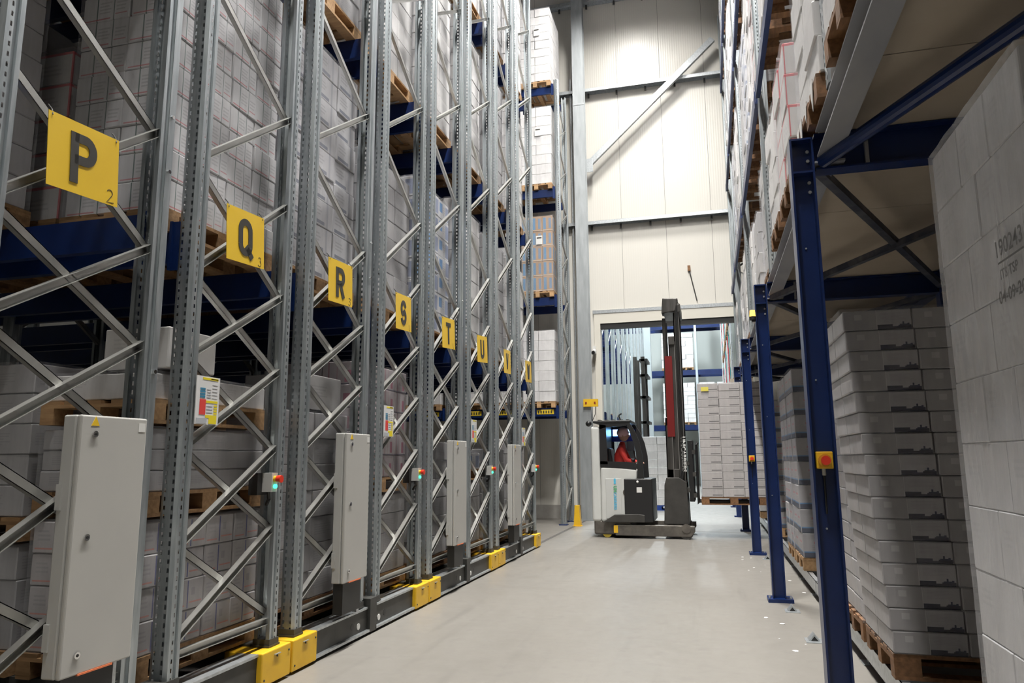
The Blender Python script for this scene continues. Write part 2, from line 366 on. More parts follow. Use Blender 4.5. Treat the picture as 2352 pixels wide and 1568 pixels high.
# ------------------------------------------------------------------ cartons and loads
_bx = {}
def box_mesh(sx, sy, sz, m, bev=.006):
    k = (round(sx, 4), round(sy, 4), round(sz, 4), m.name)
    if k in _bx: return _bx[k]
    me = bpy.data.meshes.new('carton'); bm = bmesh.new(); bmesh.ops.create_cube(bm, size=1)
    for v in bm.verts: v.co = Vector((v.co.x*sx, v.co.y*sy, v.co.z*sz))
    bmesh.ops.bevel(bm, geom=list(bm.edges), offset=bev, segments=1, affect='EDGES')
    uvl = bm.loops.layers.uv.new('UVMap')
    for f in bm.faces:
        n = f.normal
        for lp in f.loops:
            c = lp.vert.co
            if abs(n.z) > .8: lp[uvl].uv = (-1, -1); continue
            if abs(n.x) >= abs(n.y) and m.name in ('carton_wave_label', 'carton_short_dash'): lp[uvl].uv = (-1, -1); continue
            if abs(n.x) >= abs(n.y): u = (c.y/sy+.5) if n.x > 0 else (.5-c.y/sy)
            else: u = (c.x/sx+.5) if n.y < 0 else (.5-c.x/sx)
            lp[uvl].uv = (u, c.z/sz+.5)
    bm.to_mesh(me); bm.free(); me.materials.append(m); _bx[k] = me; return me
_fm = {}
def film_mesh(sx, sy, sz, seed=0):
    k = (round(sx, 2), round(sy, 2), round(sz, 2), seed % 3)
    if k in _fm: return _fm[k]
    rnd = random.Random(seed % 3+11); nx, ny, nz = 8, 8, max(6, int(sz/.12))
    mb = MB(); ring = []
    for i in range(nx): ring.append((-sx/2+sx*i/nx, -sy/2))
    for i in range(ny): ring.append((sx/2, -sy/2+sy*i/ny))
    for i in range(nx): ring.append((sx/2-sx*i/nx, sy/2))
    for i in range(ny): ring.append((-sx/2, sy/2-sy*i/ny))
    n = len(ring); vs = []; fs = []
    for j in range(nz+1):
        for (a, b) in ring:
            corner = abs(abs(a)-sx/2) < 1e-6 and abs(abs(b)-sy/2) < 1e-6
            q = 1.0+rnd.uniform(0, .009)*(0.3 if corner else 1); e = rnd.uniform(-.01, .01) if 0 < j < nz else 0
            vs.append((a*q, b*q, sz*j/nz+e))
    for j in range(nz):
        for i in range(n): fs.append((j*n+i, j*n+(i+1) % n, (j+1)*n+(i+1) % n, (j+1)*n+i))
    vs.append((0, 0, sz+.012)); tp = len(vs)-1
    for i in range(n): fs.append((nz*n+i, nz*n+(i+1) % n, tp))
    mb.add(vs, fs); me = mb.mesh('stretch_film', G['film'], True)
    for e in me.edges:
        a, b = e.vertices
        if (a % n == b % n and a % n in (0, nx, nx+ny, 2*nx+ny)) or (a >= nz*n and b >= nz*n): e.use_edge_sharp = True
    _fm[k] = me; return me
def load(label, x, y, z, sx, sy, nx, ny, nz, bh, style, film=True, cat='carton stack', name='carton_stack', group='wrapped carton stacks', jit=.006, lean=(0, 0), rz=0.0, short=None, turn=False):
    """stack of cartons centred at x,y standing on z; only the cartons on the outside are set"""
    t = thing(name, label, cat, (x, y, z), group, rz); m = G[style] if isinstance(style, str) else style
    rnd = random.Random(hash((round(x, 2), round(y, 2), round(z, 2))) & 0xffff)
    for k in range(nz):
        a, b = (nx, ny) if not (turn and k % 2) else (ny, nx)
        bx, by = sx/a, sy/b; me = box_mesh(bx-.006, by-.006, bh-.004, m)
        for i in range(a):
            for j in range(b):
                if 0 < i < a-1 and 0 < j < b-1 and k < nz-1: continue
                if short and k == nz-1 and (i, j) in short: continue
                o = obj('carton', me, t, (-sx/2+bx*(i+.5)+rnd.uniform(-jit, jit), -sy/2+by*(j+.5)+rnd.uniform(-jit, jit), bh*(k+.5)))
                o.rotation_euler.z = rnd.uniform(-2, 2)*jit
    H = nz*bh
    if film: obj('stretch_film', film_mesh(sx+.018, sy+.018, H+.012, rnd.randint(0, 9)), t, (0, 0, .001))
    if lean != (0, 0): t.rotation_euler = (lean[0], lean[1], rz)
    return t
_fl = {}
def far_load(label, x, y, z, sx, sy, nz, bh, style, group='wrapped stacks in the far hall', nx=2, ny=3):
    k = (sx, sy, nz, bh, style)
    if k not in _fl:
        rnd = random.Random(len(_fl)); bm = bmesh.new(); uvl = bm.loops.layers.uv.new('UVMap')
        for kk in range(nz):
            for i in range(nx):
                for j in range(ny):
                    d = rnd.uniform(-.012, .012); r = bmesh.ops.create_cube(bm, size=1)['verts']
                    for v in r: v.co = Vector((-sx/2+sx/nx*(i+.5)+v.co.x*(sx/nx-.008)+d, -sy/2+sy/ny*(j+.5)+v.co.y*(sy/ny-.008)+d, bh*(kk+.5)+v.co.z*(bh-.008)))
        me = bpy.data.meshes.new('carton_stack'); bm.to_mesh(me); bm.free(); me.materials.append(G[style]); _fl[k] = me
    return tag(obj('carton_stack', _fl[k], None, (x, y, z)), label, 'carton stack', group)

# ------------------------------------------------------------------ racking
def post_mesh(h, holes=True, wx=.12, dy=.102, m=None):
    """open omega-like upright: web at y=0 facing -y, flanges to y=dy, with punched slots"""
    mb = MB(); a = wx/2; pitch = .05; nc = int(h/pitch)
    def strip(P, u0, u1, cols, hw, hh):
        if not holes: mb.quad(P(u0, 0), P(u1, 0), P(u1, h), P(u0, h)); return
        for c in range(nc):
            z0 = c*pitch; z1 = z0+pitch-hh; z2 = z0+pitch
            mb.quad(P(u0, z0), P(u1, z0), P(u1, z1), P(u0, z1)); e = u0
            for cc in cols:
                mb.quad(P(e, z1), P(cc-hw/2, z1), P(cc-hw/2, z2), P(e, z2)); e = cc+hw/2
            mb.quad(P(e, z1), P(u1, z1), P(u1, z2), P(e, z2))
    strip(lambda u, z: (u, 0, z), -a*.6, a*.6, [-.027, .027], .014, .026)
    for s in (-1, 1):
        mb.quad((s*a*.6, 0, 0), (s*a, .012, 0), (s*a, .012, h), (s*a*.6, 0, h))
        strip(lambda u, z: (s*a, u, z), .012, .050, [.038], .010, .024)
        for (p, q) in (((a, .050), (a-.011, .055)), ((a-.011, .055), (a-.011, .073)), ((a-.011, .073), (a, .078)), ((a, .078), (a, dy)), ((a, dy), (a-.028, dy))):
            mb.quad((s*p[0], p[1], 0), (s*q[0], q[1], 0), (s*q[0], q[1], h), (s*p[0], p[1], h))
    me = bpy.data.meshes.new('upright'); me.from_pydata(mb.v, [], mb.f); me.materials.append(m or G['galv_post']); return me
RH = 12.2
POST = post_mesh(RH-.25); POST_PLAIN = post_mesh(RH-.25, False)
def put_post(parent, x, y, z, flip, me, name='upright'):
    """x,y world of the post web centre; flip: web faces +y"""
    o = obj(name, me, parent, Vector((x, y, z))-parent.location)
    if flip: o.rotation_euler.z = math.pi
    return o
FOOT = MB().box(-.07, .07, -.015, .115, 0, .012).box(-.066, .066, -.006, .106, .012, .05).mesh('foot_plate', G['charcoal'])
LOWR = [(.506,1.039),(1.05,1.60),(1.625,2.15),(2.175,2.705),(2.725,3.405)]
LOWD = [(.99,.464),(1.553,1.04),(2.108,1.59),(2.633,2.135),(3.32,2.70)]
def bracing(odd):
    R = list(LOWR); D = list(LOWD)
    if odd: D.append((3.96, 3.40)); n = 4.77
    else: R.append((3.45, 4.11)); D.append((4.68, 4.10)); n = 5.49
    while n < RH-.3:
        R.append((n-.62, n)); D.append((n+.57, n)); n += 1.4
    return R, D
LEV = [2.92, 5.61, 8.28, 10.95]
BH = .20
BX0, BX1, BX2 = -3.12, -5.92, -8.72       # beam bays
def beam(parent, x0, x1, y, ztop, conn=True, m=None):
    o = parent.location; yy0, yy1 = y-.025, y+.025
    ob = MB(o).box(x1, x0, yy0, yy1, ztop-BH, ztop-.035).box(x1, x0, yy0+.008, yy1-.008, ztop-.035, ztop).build('beam', m or G['blue'], parent)
    return ob
CON = MB().box(-.03, .03, -.004, .004, -.26, .05).box(-.012, -.03, -.02, .004, -.26, .05).mesh('beam_connector', G['blue'])
BASES = [(2.209, 'P', 'Q'), (4.852, 'R', 'S'), (7.495, 'T', 'U'), (10.138, 'V', 'W')]
BLEN = 2.643
XFACE = -2.945
FR = -3.0                                   # aisle face of the end frame
def mobile_rack(Y0, A, B):
    t = thing('mobile_rack', f'galvanised mobile pallet rack on a black floor carriage carrying signs {A} and {B}', 'pallet rack', (-3.0, Y0, 0), 'mobile pallet racks')
    o = t.location; Y1 = Y0+BLEN
    for (a, b) in ((Y0+.012, Y0+.35), (Y1-.36, Y1-.012)):
        c = MB(o).box(-3.24, XFACE, a, b, .02, .235).build('end_cover', G['yellow'], t)
        bv = c.modifiers.new('b', 'BEVEL'); bv.width = .008; bv.segments = 2
        ym = (a+b)/2
        for (yy, zz) in ((ym, .185), (a+.03, .06), (b-.03, .19)):
            MB(o).cyl((XFACE-.002, yy, zz), (XFACE+.006, yy, zz), .007, 8).build('bolt', G['charcoal'], c)
        MB(o).box(XFACE, XFACE+.010, ym-.035, ym+.035, .196, .201).build('catch', G['galv'], c)
    mid = (Y0+Y1)/2
    for (a, b) in ((Y0+.35, mid-.06), (mid+.06, Y1-.36)):
        MB(o).box(-3.02, -2.985, a, b, .035, .215).build('carriage_rail', G['charcoal'], t)
        MB(o).box(-3.02, -2.955, a, b, .025, .045).box(-3.13, -2.975, a, b, .215, .232).build('rail_flange', G['galv'], t)
    for k, yy in enumerate((mid-.33, mid+.30)):
        MB(o).cyl((-2.986, yy, .12), (-2.983, yy, .12), .026, 16).build('axle_hole', G['black'], t)
        dd = .11 if k == 0 else -.12
        MB(o).cyl((-2.986, yy+dd, .10), (-2.981, yy+dd, .10), .028, 16).build('wheel_disc', G['white'], t)
    MB(o).box(-3.10, -2.955, mid-.055, mid+.075, .02, .30).build('centre_bracket', G['charcoal'], t)
    MB(o).box(-3.10, -2.99, mid-.21, mid-.055, .02, .20).build('drive_cover', G['black'], t)
    for xx in (-5.8, -8.6):
        MB(o).box(xx-.1, xx+.1, Y0+.02, Y1-.02, .03, .24).build('carriage_crossbeam', G['charcoal'], t)
    for yy in (Y0+.155, Y0+1.155, Y0+1.49, Y0+2.49):
        MB(o).box(-8.8, -3.14, yy-.06, yy+.06, .13, .25).build('carriage_beam', G['charcoal'], t)
    for kf, ys in ((0, (Y0+.105, Y0+1.205)), (1, (Y0+1.44, Y0+2.54))):
        odd = kf == 0
        for fx, near in ((FR-.06, True), (-5.98, False), (-8.78, False)):
            put_post(t, fx, ys[0], .25, False, POST if near else POST_PLAIN)
            put_post(t, fx, ys[1], .25, True, POST if near else POST_PLAIN)
            if near:
                for yy, fl in ((ys[0], 0), (ys[1], math.pi)):
                    f = obj('foot_plate', FOOT, t, Vector((fx, yy, .238))-o); f.rotation_euler.z = fl
            R, D = bracing(odd); a, b = ys[0]+.085, ys[1]-.085
            step = 1 if near else 2
            for (z0, z1) in R[::step]:
                mb = MB(o); channel(mb, (fx+.030, a, z0-.02), (fx+.030, b, z1), .044, .042, .003, (1, 0, 0), True); mb.build('diagonal_brace', G['brace'], t)
            for (z0, z1) in D[::step]:
                mb = MB(o); channel(mb, (fx-.004, a, z0+.02), (fx-.004, b, z1), .046, .032, .004, (1, 0, 0), False); mb.build('diagonal_brace', G['brace'], t)
            mb = MB(o); channel(mb, (fx+.03, a, .405), (fx+.03, b, .41), .046, .032, .004, (1, 0, 0), True); mb.build('horizontal_brace', G['brace'], t)
        for zt in LEV:
            for yy, fl in ((ys[0]+.05, 0), (ys[1]-.05, 1)):
                beam(t, BX0, -5.92, yy, zt); beam(t, -6.04, -8.72, yy, zt)
                c = obj('beam_connector', CON, t, Vector((FR-.135, (ys[0]-.005 if not fl else ys[1]+.005), zt))-o)
    # angle strip with bolts on the rear edge of the first frame
    MB(o).box(-3.004, -2.997, Y0+1.205-.048, Y0+1.207, .3, RH).build('cover_strip', G['galv_post'], t)
    for zz in (3.18, 3.52, 2.0):
        MB(o).cyl((-2.999, Y0+1.18, zz), (-2.985, Y0+1.18, zz), .012, 8).build('bolt', G['chrome'], t)
    return t
for (Y0, A, B) in BASES: mobile_rack(Y0, A, B)

# ------------------------------------------------------------------ control cabinets, emergency stops, placards, letter signs
def cabinet(Y0, A, B):
    y0, y1 = Y0+.605, Y0+1.03; x1 = -2.88; x0 = -2.985; z0, z1 = .53, 1.726
    t = thing('control_cabinet', f'tall light grey control cabinet hung on the rack between signs {A} and {B}', 'cabinet', (x0, (y0+y1)/2, z0), 'control cabinets')
    o = t.location
    bd = MB(o).box(x0, x1-.03, y0, y1, z0, z1).build('body', G['cab'], t)
    d = MB(o).box(x1-.026, x1, y0, y1, z0, z1).build('door', G['cabdoor'], t)
    for ob in (bd, d):
        bv = ob.modifiers.new('b', 'BEVEL'); bv.width = .008; bv.segments = 2
    for zz in (z0+.09, z0+.62, z1-.09):
        MB(o).cyl((x1, y0+.085, zz), (x1+.008, y0+.085, zz), .016, 14).build('lock', G['chrome'], d)
        MB(o).cyl((x1+.008, y0+.085, zz), (x1+.010, y0+.085, zz), .007, 8).build('keyhole', G['black'], d)
    MB(o).prism([(y0+.06, z1-.05), (y0+.11, z1-.05), (y0+.085, z1-.005)], 'x', x1, x1+.0015).build('warning_sticker', G['sign'], d)
    MB(o).box(x1, x1+.0015, y1-.06, y1-.015, z1-.07, z1-.025).build('label', G['white'], d)
    MB(o).box(x1-.02, x1+.003, y0+.10, y1-.12, z0-.004, z0+.004).build('edge_strip', mat('orange_edge', (.75,.2,.08), .5), d)
    for zz in (z0+.12, z0+.75): MB(o).box(x0+.0, x0+.03, y0-.008, y0, zz, zz+.12).build('hinge', G['cab'], t)
    MB(o).box(x0+.01, x1-.01, y0+.02, y1-.10, z0-.24, z0).build('cable_box', G['black'], t)
    MB(o).box(x0+.01, x0+.05, y1-.07, y1-.03, z0-.28, z0).build('cable_duct', G['galv'], t)
    MB(o).box(x0-.015, x0, y0+.15, y1-.1, z0+.3, z0+.36).build('mounting_bracket', G['galv'], t)
for (Y0, A, B) in BASES: cabinet(Y0, A, B)
GLOW = emit('green_indicator', (.05, .85, .45), 2.2)
PH = {}
for (Y0, A, B) in BASES:
    y = Y0+2.32; t = thing('emergency_stop', f'small grey push-button box with red mushroom button under sign {B}', 'emergency stop', (-3.0, y, 1.36), 'emergency stops on the racks'); o = t.location
    MB(o).box(-3.10, -3.03, y-.06, y+.09, 1.27, 1.42).build('mounting_plate', G['black'], t)
    bx = MB(o).box(-3.03, -2.955, y-.005, y+.065, 1.29, 1.42).build('housing', G['cab'], t)
    MB(o).cyl((-2.955, y+.03, 1.378), (-2.935, y+.03, 1.378), .022, 14).build('collar', G['yellow'], t)
    MB(o).cyl((-2.935, y+.03, 1.378), (-2.90, y+.03, 1.378), .024, 16, .026).build('button', G['red'], t)
    MB(o).cyl((-2.955, y+.03, 1.328), (-2.94, y+.03, 1.328), .015, 14).build('indicator', GLOW, t)
    MB(o).tube([(-3.0, y+.03, 1.29), (-3.0, y+.04, 1.24), (-3.05, y+.09, 1.20)], .012).build('cable', G['black'], t)
# load placards
PW = mat('placard_white', (.72,.72,.72), .3); PR = mat('placard_red', (.72,.07,.06), .4); PY = mat('placard_yellow', (.80,.66,.03), .4); PB = mat('placard_blue', (.05,.22,.36), .4); PG = mat('placard_grey', (.45,.47,.50), .4)
for (Y0, A, B) in BASES:
    y0 = Y0+1.525; y1 = y0+.215; z0, z1 = 1.725, 2.02
    t = thing('load_placard', f'white load-limit placard with red and yellow fields on the upright of rack {B}', 'placard', (-2.98, (y0+y1)/2, z0), 'load placards'); o = t.location
    MB(o).box(-2.99, -2.984, y0, y1, z0, z1).build('plate', PW, t)
    X = -2.984
    def fld(a, b, c, d, m, n='field'): MB(o).box(X, X+.0012, y0+(y1-y0)*a, y0+(y1-y0)*b, z0+(z1-z0)*c, z0+(z1-z0)*d).build(n, m, t)
    fld(.25, .92, .93, .975, PY); fld(.60, .92, .945, .965, PR, 'logo_strip')
    for k in range(4): fld(.16, .38, .55+k*.055, .59+k*.055, PB); fld(.45, .62, .56+k*.055, .575+k*.055, PG, 'text_line')
    for k in range(5): fld(.68, .9, .55+k*.07, .562+k*.07, PG, 'text_line')
    fld(.16, .42, .20, .52, PR); fld(.43, .93, .45, .50, PY)
    for k in range(4): fld(.78, .92, .22+k*.055, .255+k*.055, PY)
    for k in range(3): fld(.46, .72, .25+k*.065, .26+k*.065, PG, 'text_line')
    fld(.43, .92, .14, .20, PY); fld(.58, .92, .02, .14, PY); fld(.05, .5, .02, .13, PG)
# letters from strokes
def strokes(paths, wdt, th=.0025):
    """paths in (u,v) metres; makes a plate-thin raised letter in the y-z plane facing +x"""
    mb = MB()
    for pts in paths:
        L = []; R = []
        for i, p in enumerate(pts):
            a = pts[max(i-1, 0)]; b = pts[min(i+1, len(pts)-1)]
            dx, dy = b[0]-a[0], b[1]-a[1]; n = math.hypot(dx, dy) or 1; nx, ny = -dy/n, dx/n
            L.append((p[0]+nx*wdt/2, p[1]+ny*wdt/2)); R.append((p[0]-nx*wdt/2, p[1]-ny*wdt/2))
        for i in range(len(pts)-1):
            q = [L[i], L[i+1], R[i+1], R[i]]
            mb.prism(q, 'x', 0, th)
    return mb
def arc(cx, cy, rx, ry, a0, a1, n=12):
    return [(cx+rx*math.cos(math.radians(a0+(a1-a0)*i/n)), cy+ry*math.sin(math.radians(a0+(a1-a0)*i/n))) for i in range(n+1)]
def glyph(ch, W=.158, H=.255, s=.047):
    w, h, r = W-s, H-s, (W-s)/2
    if ch == 'P': return [[(0, -s/2), (0, h+s/2)], [(0, h), (w-.045, h)]+arc(w-.045, h-.055, .045, .055, 90, -90)+[(0, h-.11)]]
    if ch == 'R': return glyph('P')+[[(w*.45, h-.11), (w, -s/2)]]
    if ch == 'Q': return [[(0, r), (0, h-r)]+arc(r, h-r, r, r, 180, 0)+[(w, r)]+arc(r, r, r, r, 0, -180), [(w*.55, .045), (w+.02, -.03)]]
    if ch == 'S': return [arc(r, h-r*1.12, r, r*1.12, 15, 250, 16)+arc(r, r*1.12, r, r*1.12, 70, -165, 16)]
    if ch == 'T': return [[(r, -s/2), (r, h)], [(-s/2, h), (w+s/2, h)]]
    if ch == 'U': return [[(0, h+s/2), (0, r)]+arc(r, r, r, r, 180, 360)+[(w, h+s/2)]]
    if ch == 'V': return [[(0, h+s/2), (r, -.005)], [(w, h+s/2), (r, -.005)]]
    if ch == 'W': return [[(-.02, h+s/2), (w*.25, -s/2)], [(w*.25, -s/2), (r, h)], [(r, h), (w*.75, -s/2)], [(w*.75, -s/2), (w+.02, h+s/2)]]
    if ch == '2': return [arc(.018, .05, .018, .018, 160, -30, 8)+[(0, 0), (.045, .004)]]
    if ch == '3': return [arc(.016, .048, .016, .014, 150, -80, 8)+arc(.016, .017, .019, .017, 80, -150, 8)]
    if ch == '1': return [[(0, .06), (.004, 0), (.03, .002)]]
SIGNS = [('P', 0, 0, '2'), ('Q', 0, 1, '3'), ('R', 1, 0, '3'), ('S', 1, 1, '1'), ('T', 2, 0, '1'), ('U', 2, 1, None), ('V', 3, 0, None), ('W', 3, 1, None)]
for n, (ch, b, k, num) in enumerate(SIGNS):
    yo = BASES[b][0]+(.105 if k == 0 else 1.44)+.255
    t = thing('letter_sign', f'yellow hanging rack sign with the black letter {ch}', 'sign', (-2.955, yo, 2.795), 'yellow rack letter signs'); o = Vector((0, 0, 0))
    pl = MB().box(-.003, 0, 0, .425, 0, .362).build('plate', G['sign'], t)
    mb = strokes(glyph(ch), .047); ob = mb.build('letter', G['letter'], t, loc=(0.0004, .15, .075))
    if num: strokes(glyph(num), .0035, .001).build('handwritten_number', G['letter'], t, loc=(.0003, .355, .012))
    for yy in (.02, .405):
        MB().tube([(.002, yy, .345), (-.01, yy+.004, .375), (-.03, yy+.002, .40)], .0035, 6).build('tie_wire', G['black'], t)
    t.rotation_euler = (random.uniform(.045, .085), 0, random.uniform(-.03, .05))

# ------------------------------------------------------------------ goods in the mobile racks
RY = {}
for (Y0, A, B) in BASES: RY[A] = (Y0+.105, Y0+1.205); RY[B] = (Y0+1.44, Y0+2.54)
LVN = ['floor level', 'first beams', 'second beams', 'third beams', 'top beams']
def rack_slot(R, lv, x, style, nx, ny, nz, bh, look, wood='wood', film=True, sx=.78, sy=1.16, parts=True, dy=0.0, turn=False, where='', yoff=0.0):
    ya, yb = RY[R]; yc = (ya+yb)/2+yoff; z = .252 if lv == 0 else LEV[lv-1]
    pallet(x, yc, z+.001, f'pallet under the {look}, {where}rack {R}, {LVN[lv]}', wood=wood, parts=parts, group='pallets in the mobile racks')
    load(f'{look}, {where}rack {R}, {LVN[lv]}', x, yc, z+.147, sx, sy, nx, ny, nz, bh, style, film=film, turn=turn, group='carton stacks in the mobile racks')
    return z+.147+nz*bh
XA, XB, XC = -3.60, -4.48, -5.34
# lower beam level
rack_slot('P', 1, -4.48, 'c_grey', 2, 3, 11, .2, 'tall grey carton stack', where='second in ')
rack_slot('Q', 1, XA, 'c_lines', 2, 4, 11, .195, 'tall carton stack with red and green lines')
rack_slot('Q', 1, XB+.05, 'c_redline', 2, 3, 5, .24, 'short carton stack with red corner tape', where='second in ')
rack_slot('R', 1, XA, 'c_darkbar', 2, 3, 9, .235, 'grey carton stack with dark printed bars')
rack_slot('S', 1, XA, 'c_grey', 2, 3, 8, .195, 'crumpled grey wrapped stack')
rack_slot('T', 1, XA, 'c_blue', 2, 3, 7, .25, 'white carton stack with blue squares')
rack_slot('U', 1, XA, 'c_plain', 2, 3, 8, .245, 'pale wrapped carton stack')
rack_slot('V', 1, XA, 'c_grey', 2, 3, 8, .232, 'dull grey wrapped stack')
rack_slot('W', 1, XA, 'c_plain', 2, 3, 8, .23, 'glossy white wrapped stack')
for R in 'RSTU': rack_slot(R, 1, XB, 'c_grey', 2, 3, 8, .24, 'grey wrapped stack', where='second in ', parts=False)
# middle beam level
rack_slot('Q', 2, XA, 'c_grey', 2, 3, 9, .23, 'grey carton stack')
rack_slot('R', 2, XA, 'c_grey', 2, 3, 9, .235, 'grey wrapped stack', wood='wood_light')
rack_slot('S', 2, XA, 'c_plain', 2, 3, 8, .24, 'white film-draped stack', wood='wood_light')
rack_slot('T', 2, XA, 'c_plain', 2, 3, 9, .225, 'white film-wrapped stack', wood='wood_light')
rack_slot('U', 2, XA, 'c_plain', 2, 3, 10, .20, 'white carton stack')
rack_slot('V', 2, XA, 'c_grey', 2, 3, 8, .255, 'pale grey wrapped stack')
rack_slot('W', 2, XA, 'c_plain', 2, 3, 9, .225, 'bright white stack')
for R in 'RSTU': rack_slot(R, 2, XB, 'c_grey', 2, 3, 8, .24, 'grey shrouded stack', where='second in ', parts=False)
# upper beam level
for R, st in (('S', 'c_grey'), ('T', 'c_plain'), ('U', 'c_plain'), ('V', 'c_grey'), ('W', 'c_plain')):
    rack_slot(R, 3, XA, st, 2, 3, 9, .23, 'wrapped carton stack', parts=False)
    rack_slot(R, 3, XB, st, 2, 3, 9, .23, 'wrapped second carton stack', where='second in ', parts=False)
for R in 'PQRSTUVW':  # mostly unseen stacks, added to block lamp light falling into the racks
    ya, yb = RY[R]
    for lv in (1, 2, 3):
        for x, nm in ((XA, 'first'), (XB, 'second'), (XC, 'third')):
            if (nm == 'first' and not (R in 'PQR' and lv == 3 or R == 'P' and lv == 2)) or (nm == 'second' and (lv == 1 and R in 'PQRSTU' or lv == 2 and R in 'RSTU' or lv == 3 and R in 'STUVW')): continue
            pallet(x, (ya+yb)/2, LEV[lv-1]+.001, f'pallet of the added {nm} stack in from the aisle, rack {R}, {LVN[lv]}', parts=False, group='added pallets deep in the mobile racks')
            far_load(f'added light-blocking grey stack {nm} in from the aisle, rack {R}, {LVN[lv]}', x, (ya+yb)/2, LEV[lv-1]+.147, .78, 1.16, 8 if R != 'P' else 9, .235, 'c_grey', group='added light-blocking stacks deep in the mobile racks')
# floor level, several tiers
def tier(R, x, z, style, nx, ny, nz, bh, look, wood='wood', where='', film=True, sx=.78, sy=1.16, pal=True, yoff=0):
    ya, yb = RY[R]; yc = (ya+yb)/2+yoff
    if pal:
        pallet(x, yc, z+.001, f'pallet under the {look}, {where}rack {R}, floor level', wood=wood, group='pallets in the mobile racks'); z += .147
    load(f'{look}, {where}rack {R}, floor level', x, yc, z, sx, sy, nx, ny, nz, bh, style, film=film, group='carton stacks in the mobile racks')
    return z+nz*bh+.028
z = tier('Q', XA, .252, 'c_redblue', 2, 4, 4, .188, 'carton stack with red and blue print')
z = tier('Q', XA, z, 'c_grey', 1, 1, 3, .125, 'stack of flat grey wrapped layers', 'wood')
z = tier('Q', XA, z, 'c_plain', 1, 2, 1, .16, 'low white wrapped bundle', 'wood_light')
load('open-topped white carton on the stacked pallets of rack Q', -3.42, RY['Q'][0]+.28, z+.004, .48, .46, 1, 1, 1, .26, 'c_plain', film=False, name='white_carton', cat='carton', group='loose cartons')
z = tier('Q', XB, .252, 'c_grey', 2, 3, 3, .2, 'dark wrapped floor stack', 'wood', where='second in ')
z = tier('Q', XB, z, 'c_grey', 2, 3, 5, .19, 'tall grey printed stack', 'wood', where='second in ')
z = tier('R', XA, .252, 'c_grey', 1, 2, 7, .215, 'grey shrink-wrapped stack', 'wood_dark')
load('open grey carton on top of the wrapped stack of rack R', -3.55, RY['R'][0]+.75, z, .6, .6, 1, 1, 1, .30, 'c_grey', film=False, name='grey_carton', cat='carton', group='loose cartons')
z = tier('R', XB, .252, 'c_grey', 2, 3, 8, .2, 'grey wrapped stack', 'wood_dark', where='second in ')
z = tier('S', XA, .252, 'c_grey', 1, 2, 4, .19, 'grey wrapped stack', 'wood_light')
z = tier('S', XA, z, 'c_pink', 2, 4, 5, .222, 'white stack with crimson printing', 'wood_light')
z = tier('T', XA, .252, 'c_grey', 2, 3, 6, .22, 'dark grey wrapped stack', 'wood_dark')
z = tier('U', XA, .252, 'c_grey', 2, 3, 4, .2, 'grey wrapped cartons', 'wood')
z = tier('U', XA, z, 'c_blue', 2, 2, 1, .22, 'small blue and white carton layer', 'wood_light')
z = tier('V', XA, .252, 'c_grey', 2, 3, 6, .21, 'grey wrapped carton stack', 'wood')
z = tier('W', XA, .252, 'c_plain', 2, 3, 6, .24, 'bright film-wrapped stack', 'wood_light')

# ------------------------------------------------------------------ fixed rack against the wall
SL = [2.71, 5.40, 8.15, 10.9]
t = thing('fixed_rack', 'galvanised fixed pallet rack with blue beams standing along the cream wall', 'pallet rack', (-3.37, 16.93, 0)); o = t.location
SP = post_mesh(11.05); 
for fx in (-3.37, -6.23, -9.1):
    put_post(t, fx, 16.93, .01, False, SP); put_post(t, fx, 18.03, .01, True, SP)
    for yy in (16.98, 17.98): MB(o).box(fx-.1, fx+.1, yy-.08, yy+.08, 0, .02).build('foot_plate', G['blue'], t)
    n = .25; k = 0
    while n < 10.3:
        a, b = ((17.0, n), (17.95, n+.55)); a2, b2 = ((17.0, n+1.12), (17.95, n+.57))
        mb = MB(o); channel(mb, (fx+.03, *a), (fx+.03, *b), .046, .032, .004, (1, 0, 0), True); mb.build('diagonal_brace', G['brace'], t)
        mb = MB(o); channel(mb, (fx, *a2), (fx, *b2), .046, .032, .004, (1, 0, 0), False); mb.build('diagonal_brace', G['brace'], t); n += 1.16
for zt in SL:
    for (x0, x1) in ((-3.43, -6.17), (-6.29, -9.04)):
        for yy in (16.97, 17.99):
            beam(t, x0, x1, yy, zt)
        obj('beam_connector', CON, t, Vector((x0-.03, 16.925, zt))-o)
YT = mat('yellow_beam_tag', (.80,.58,.04), .4)
for (x0) in (-3.55, -4.5, -5.35, -6.45, -7.3):
    tg = MB(o).box(x0-.42, x0, 16.940, 16.944, SL[0]-.15, SL[0]-.04).build('location_tag', YT, t)
    for q in range(6): MB(o).box(x0-.39+q*.062, x0-.36+q*.062, 16.9385, 16.940, SL[0]-.13, SL[0]-.065).build('tag_mark', G['letter'], tg)
def wslot(x, lv, style, nx, ny, nz, bh, look, where, wood='wood_light', film=True, note=False):
    zz = SL[lv-1]; pallet(x, 17.48, zz+.001, f'pallet under the {look}, {where}, wall rack', wood=wood, group='pallets in the wall rack')
    l = load(f'{look}, {where}, wall rack', x, 17.48, zz+.147, .80, 1.18, nx, ny, nz, bh, style, film=film, group='carton stacks in the wall rack')
    if note:
        MB().box(-.02, .14, -.612, -.609, nz*bh*.62, nz*bh*.62+.22).build('paper_note', G['white'], l)
        MB().box(.0, .12, -.6135, -.612, nz*bh*.62+.15, nz*bh*.62+.18).build('note_print', G['letter'], l)
wslot(-3.90, 1, 'c_plain', 2, 3, 7, .245, 'white carton stack', 'right end of lowest beam')
wslot(-3.90, 2, 'c_brown', 3, 3, 5, .38, 'brown and blue wrapped stack', 'right end of second beam', note=True)
wslot(-3.90, 3, 'c_plain', 2, 3, 8, .255, 'cream carton stack', 'right end of third beam', note=True)
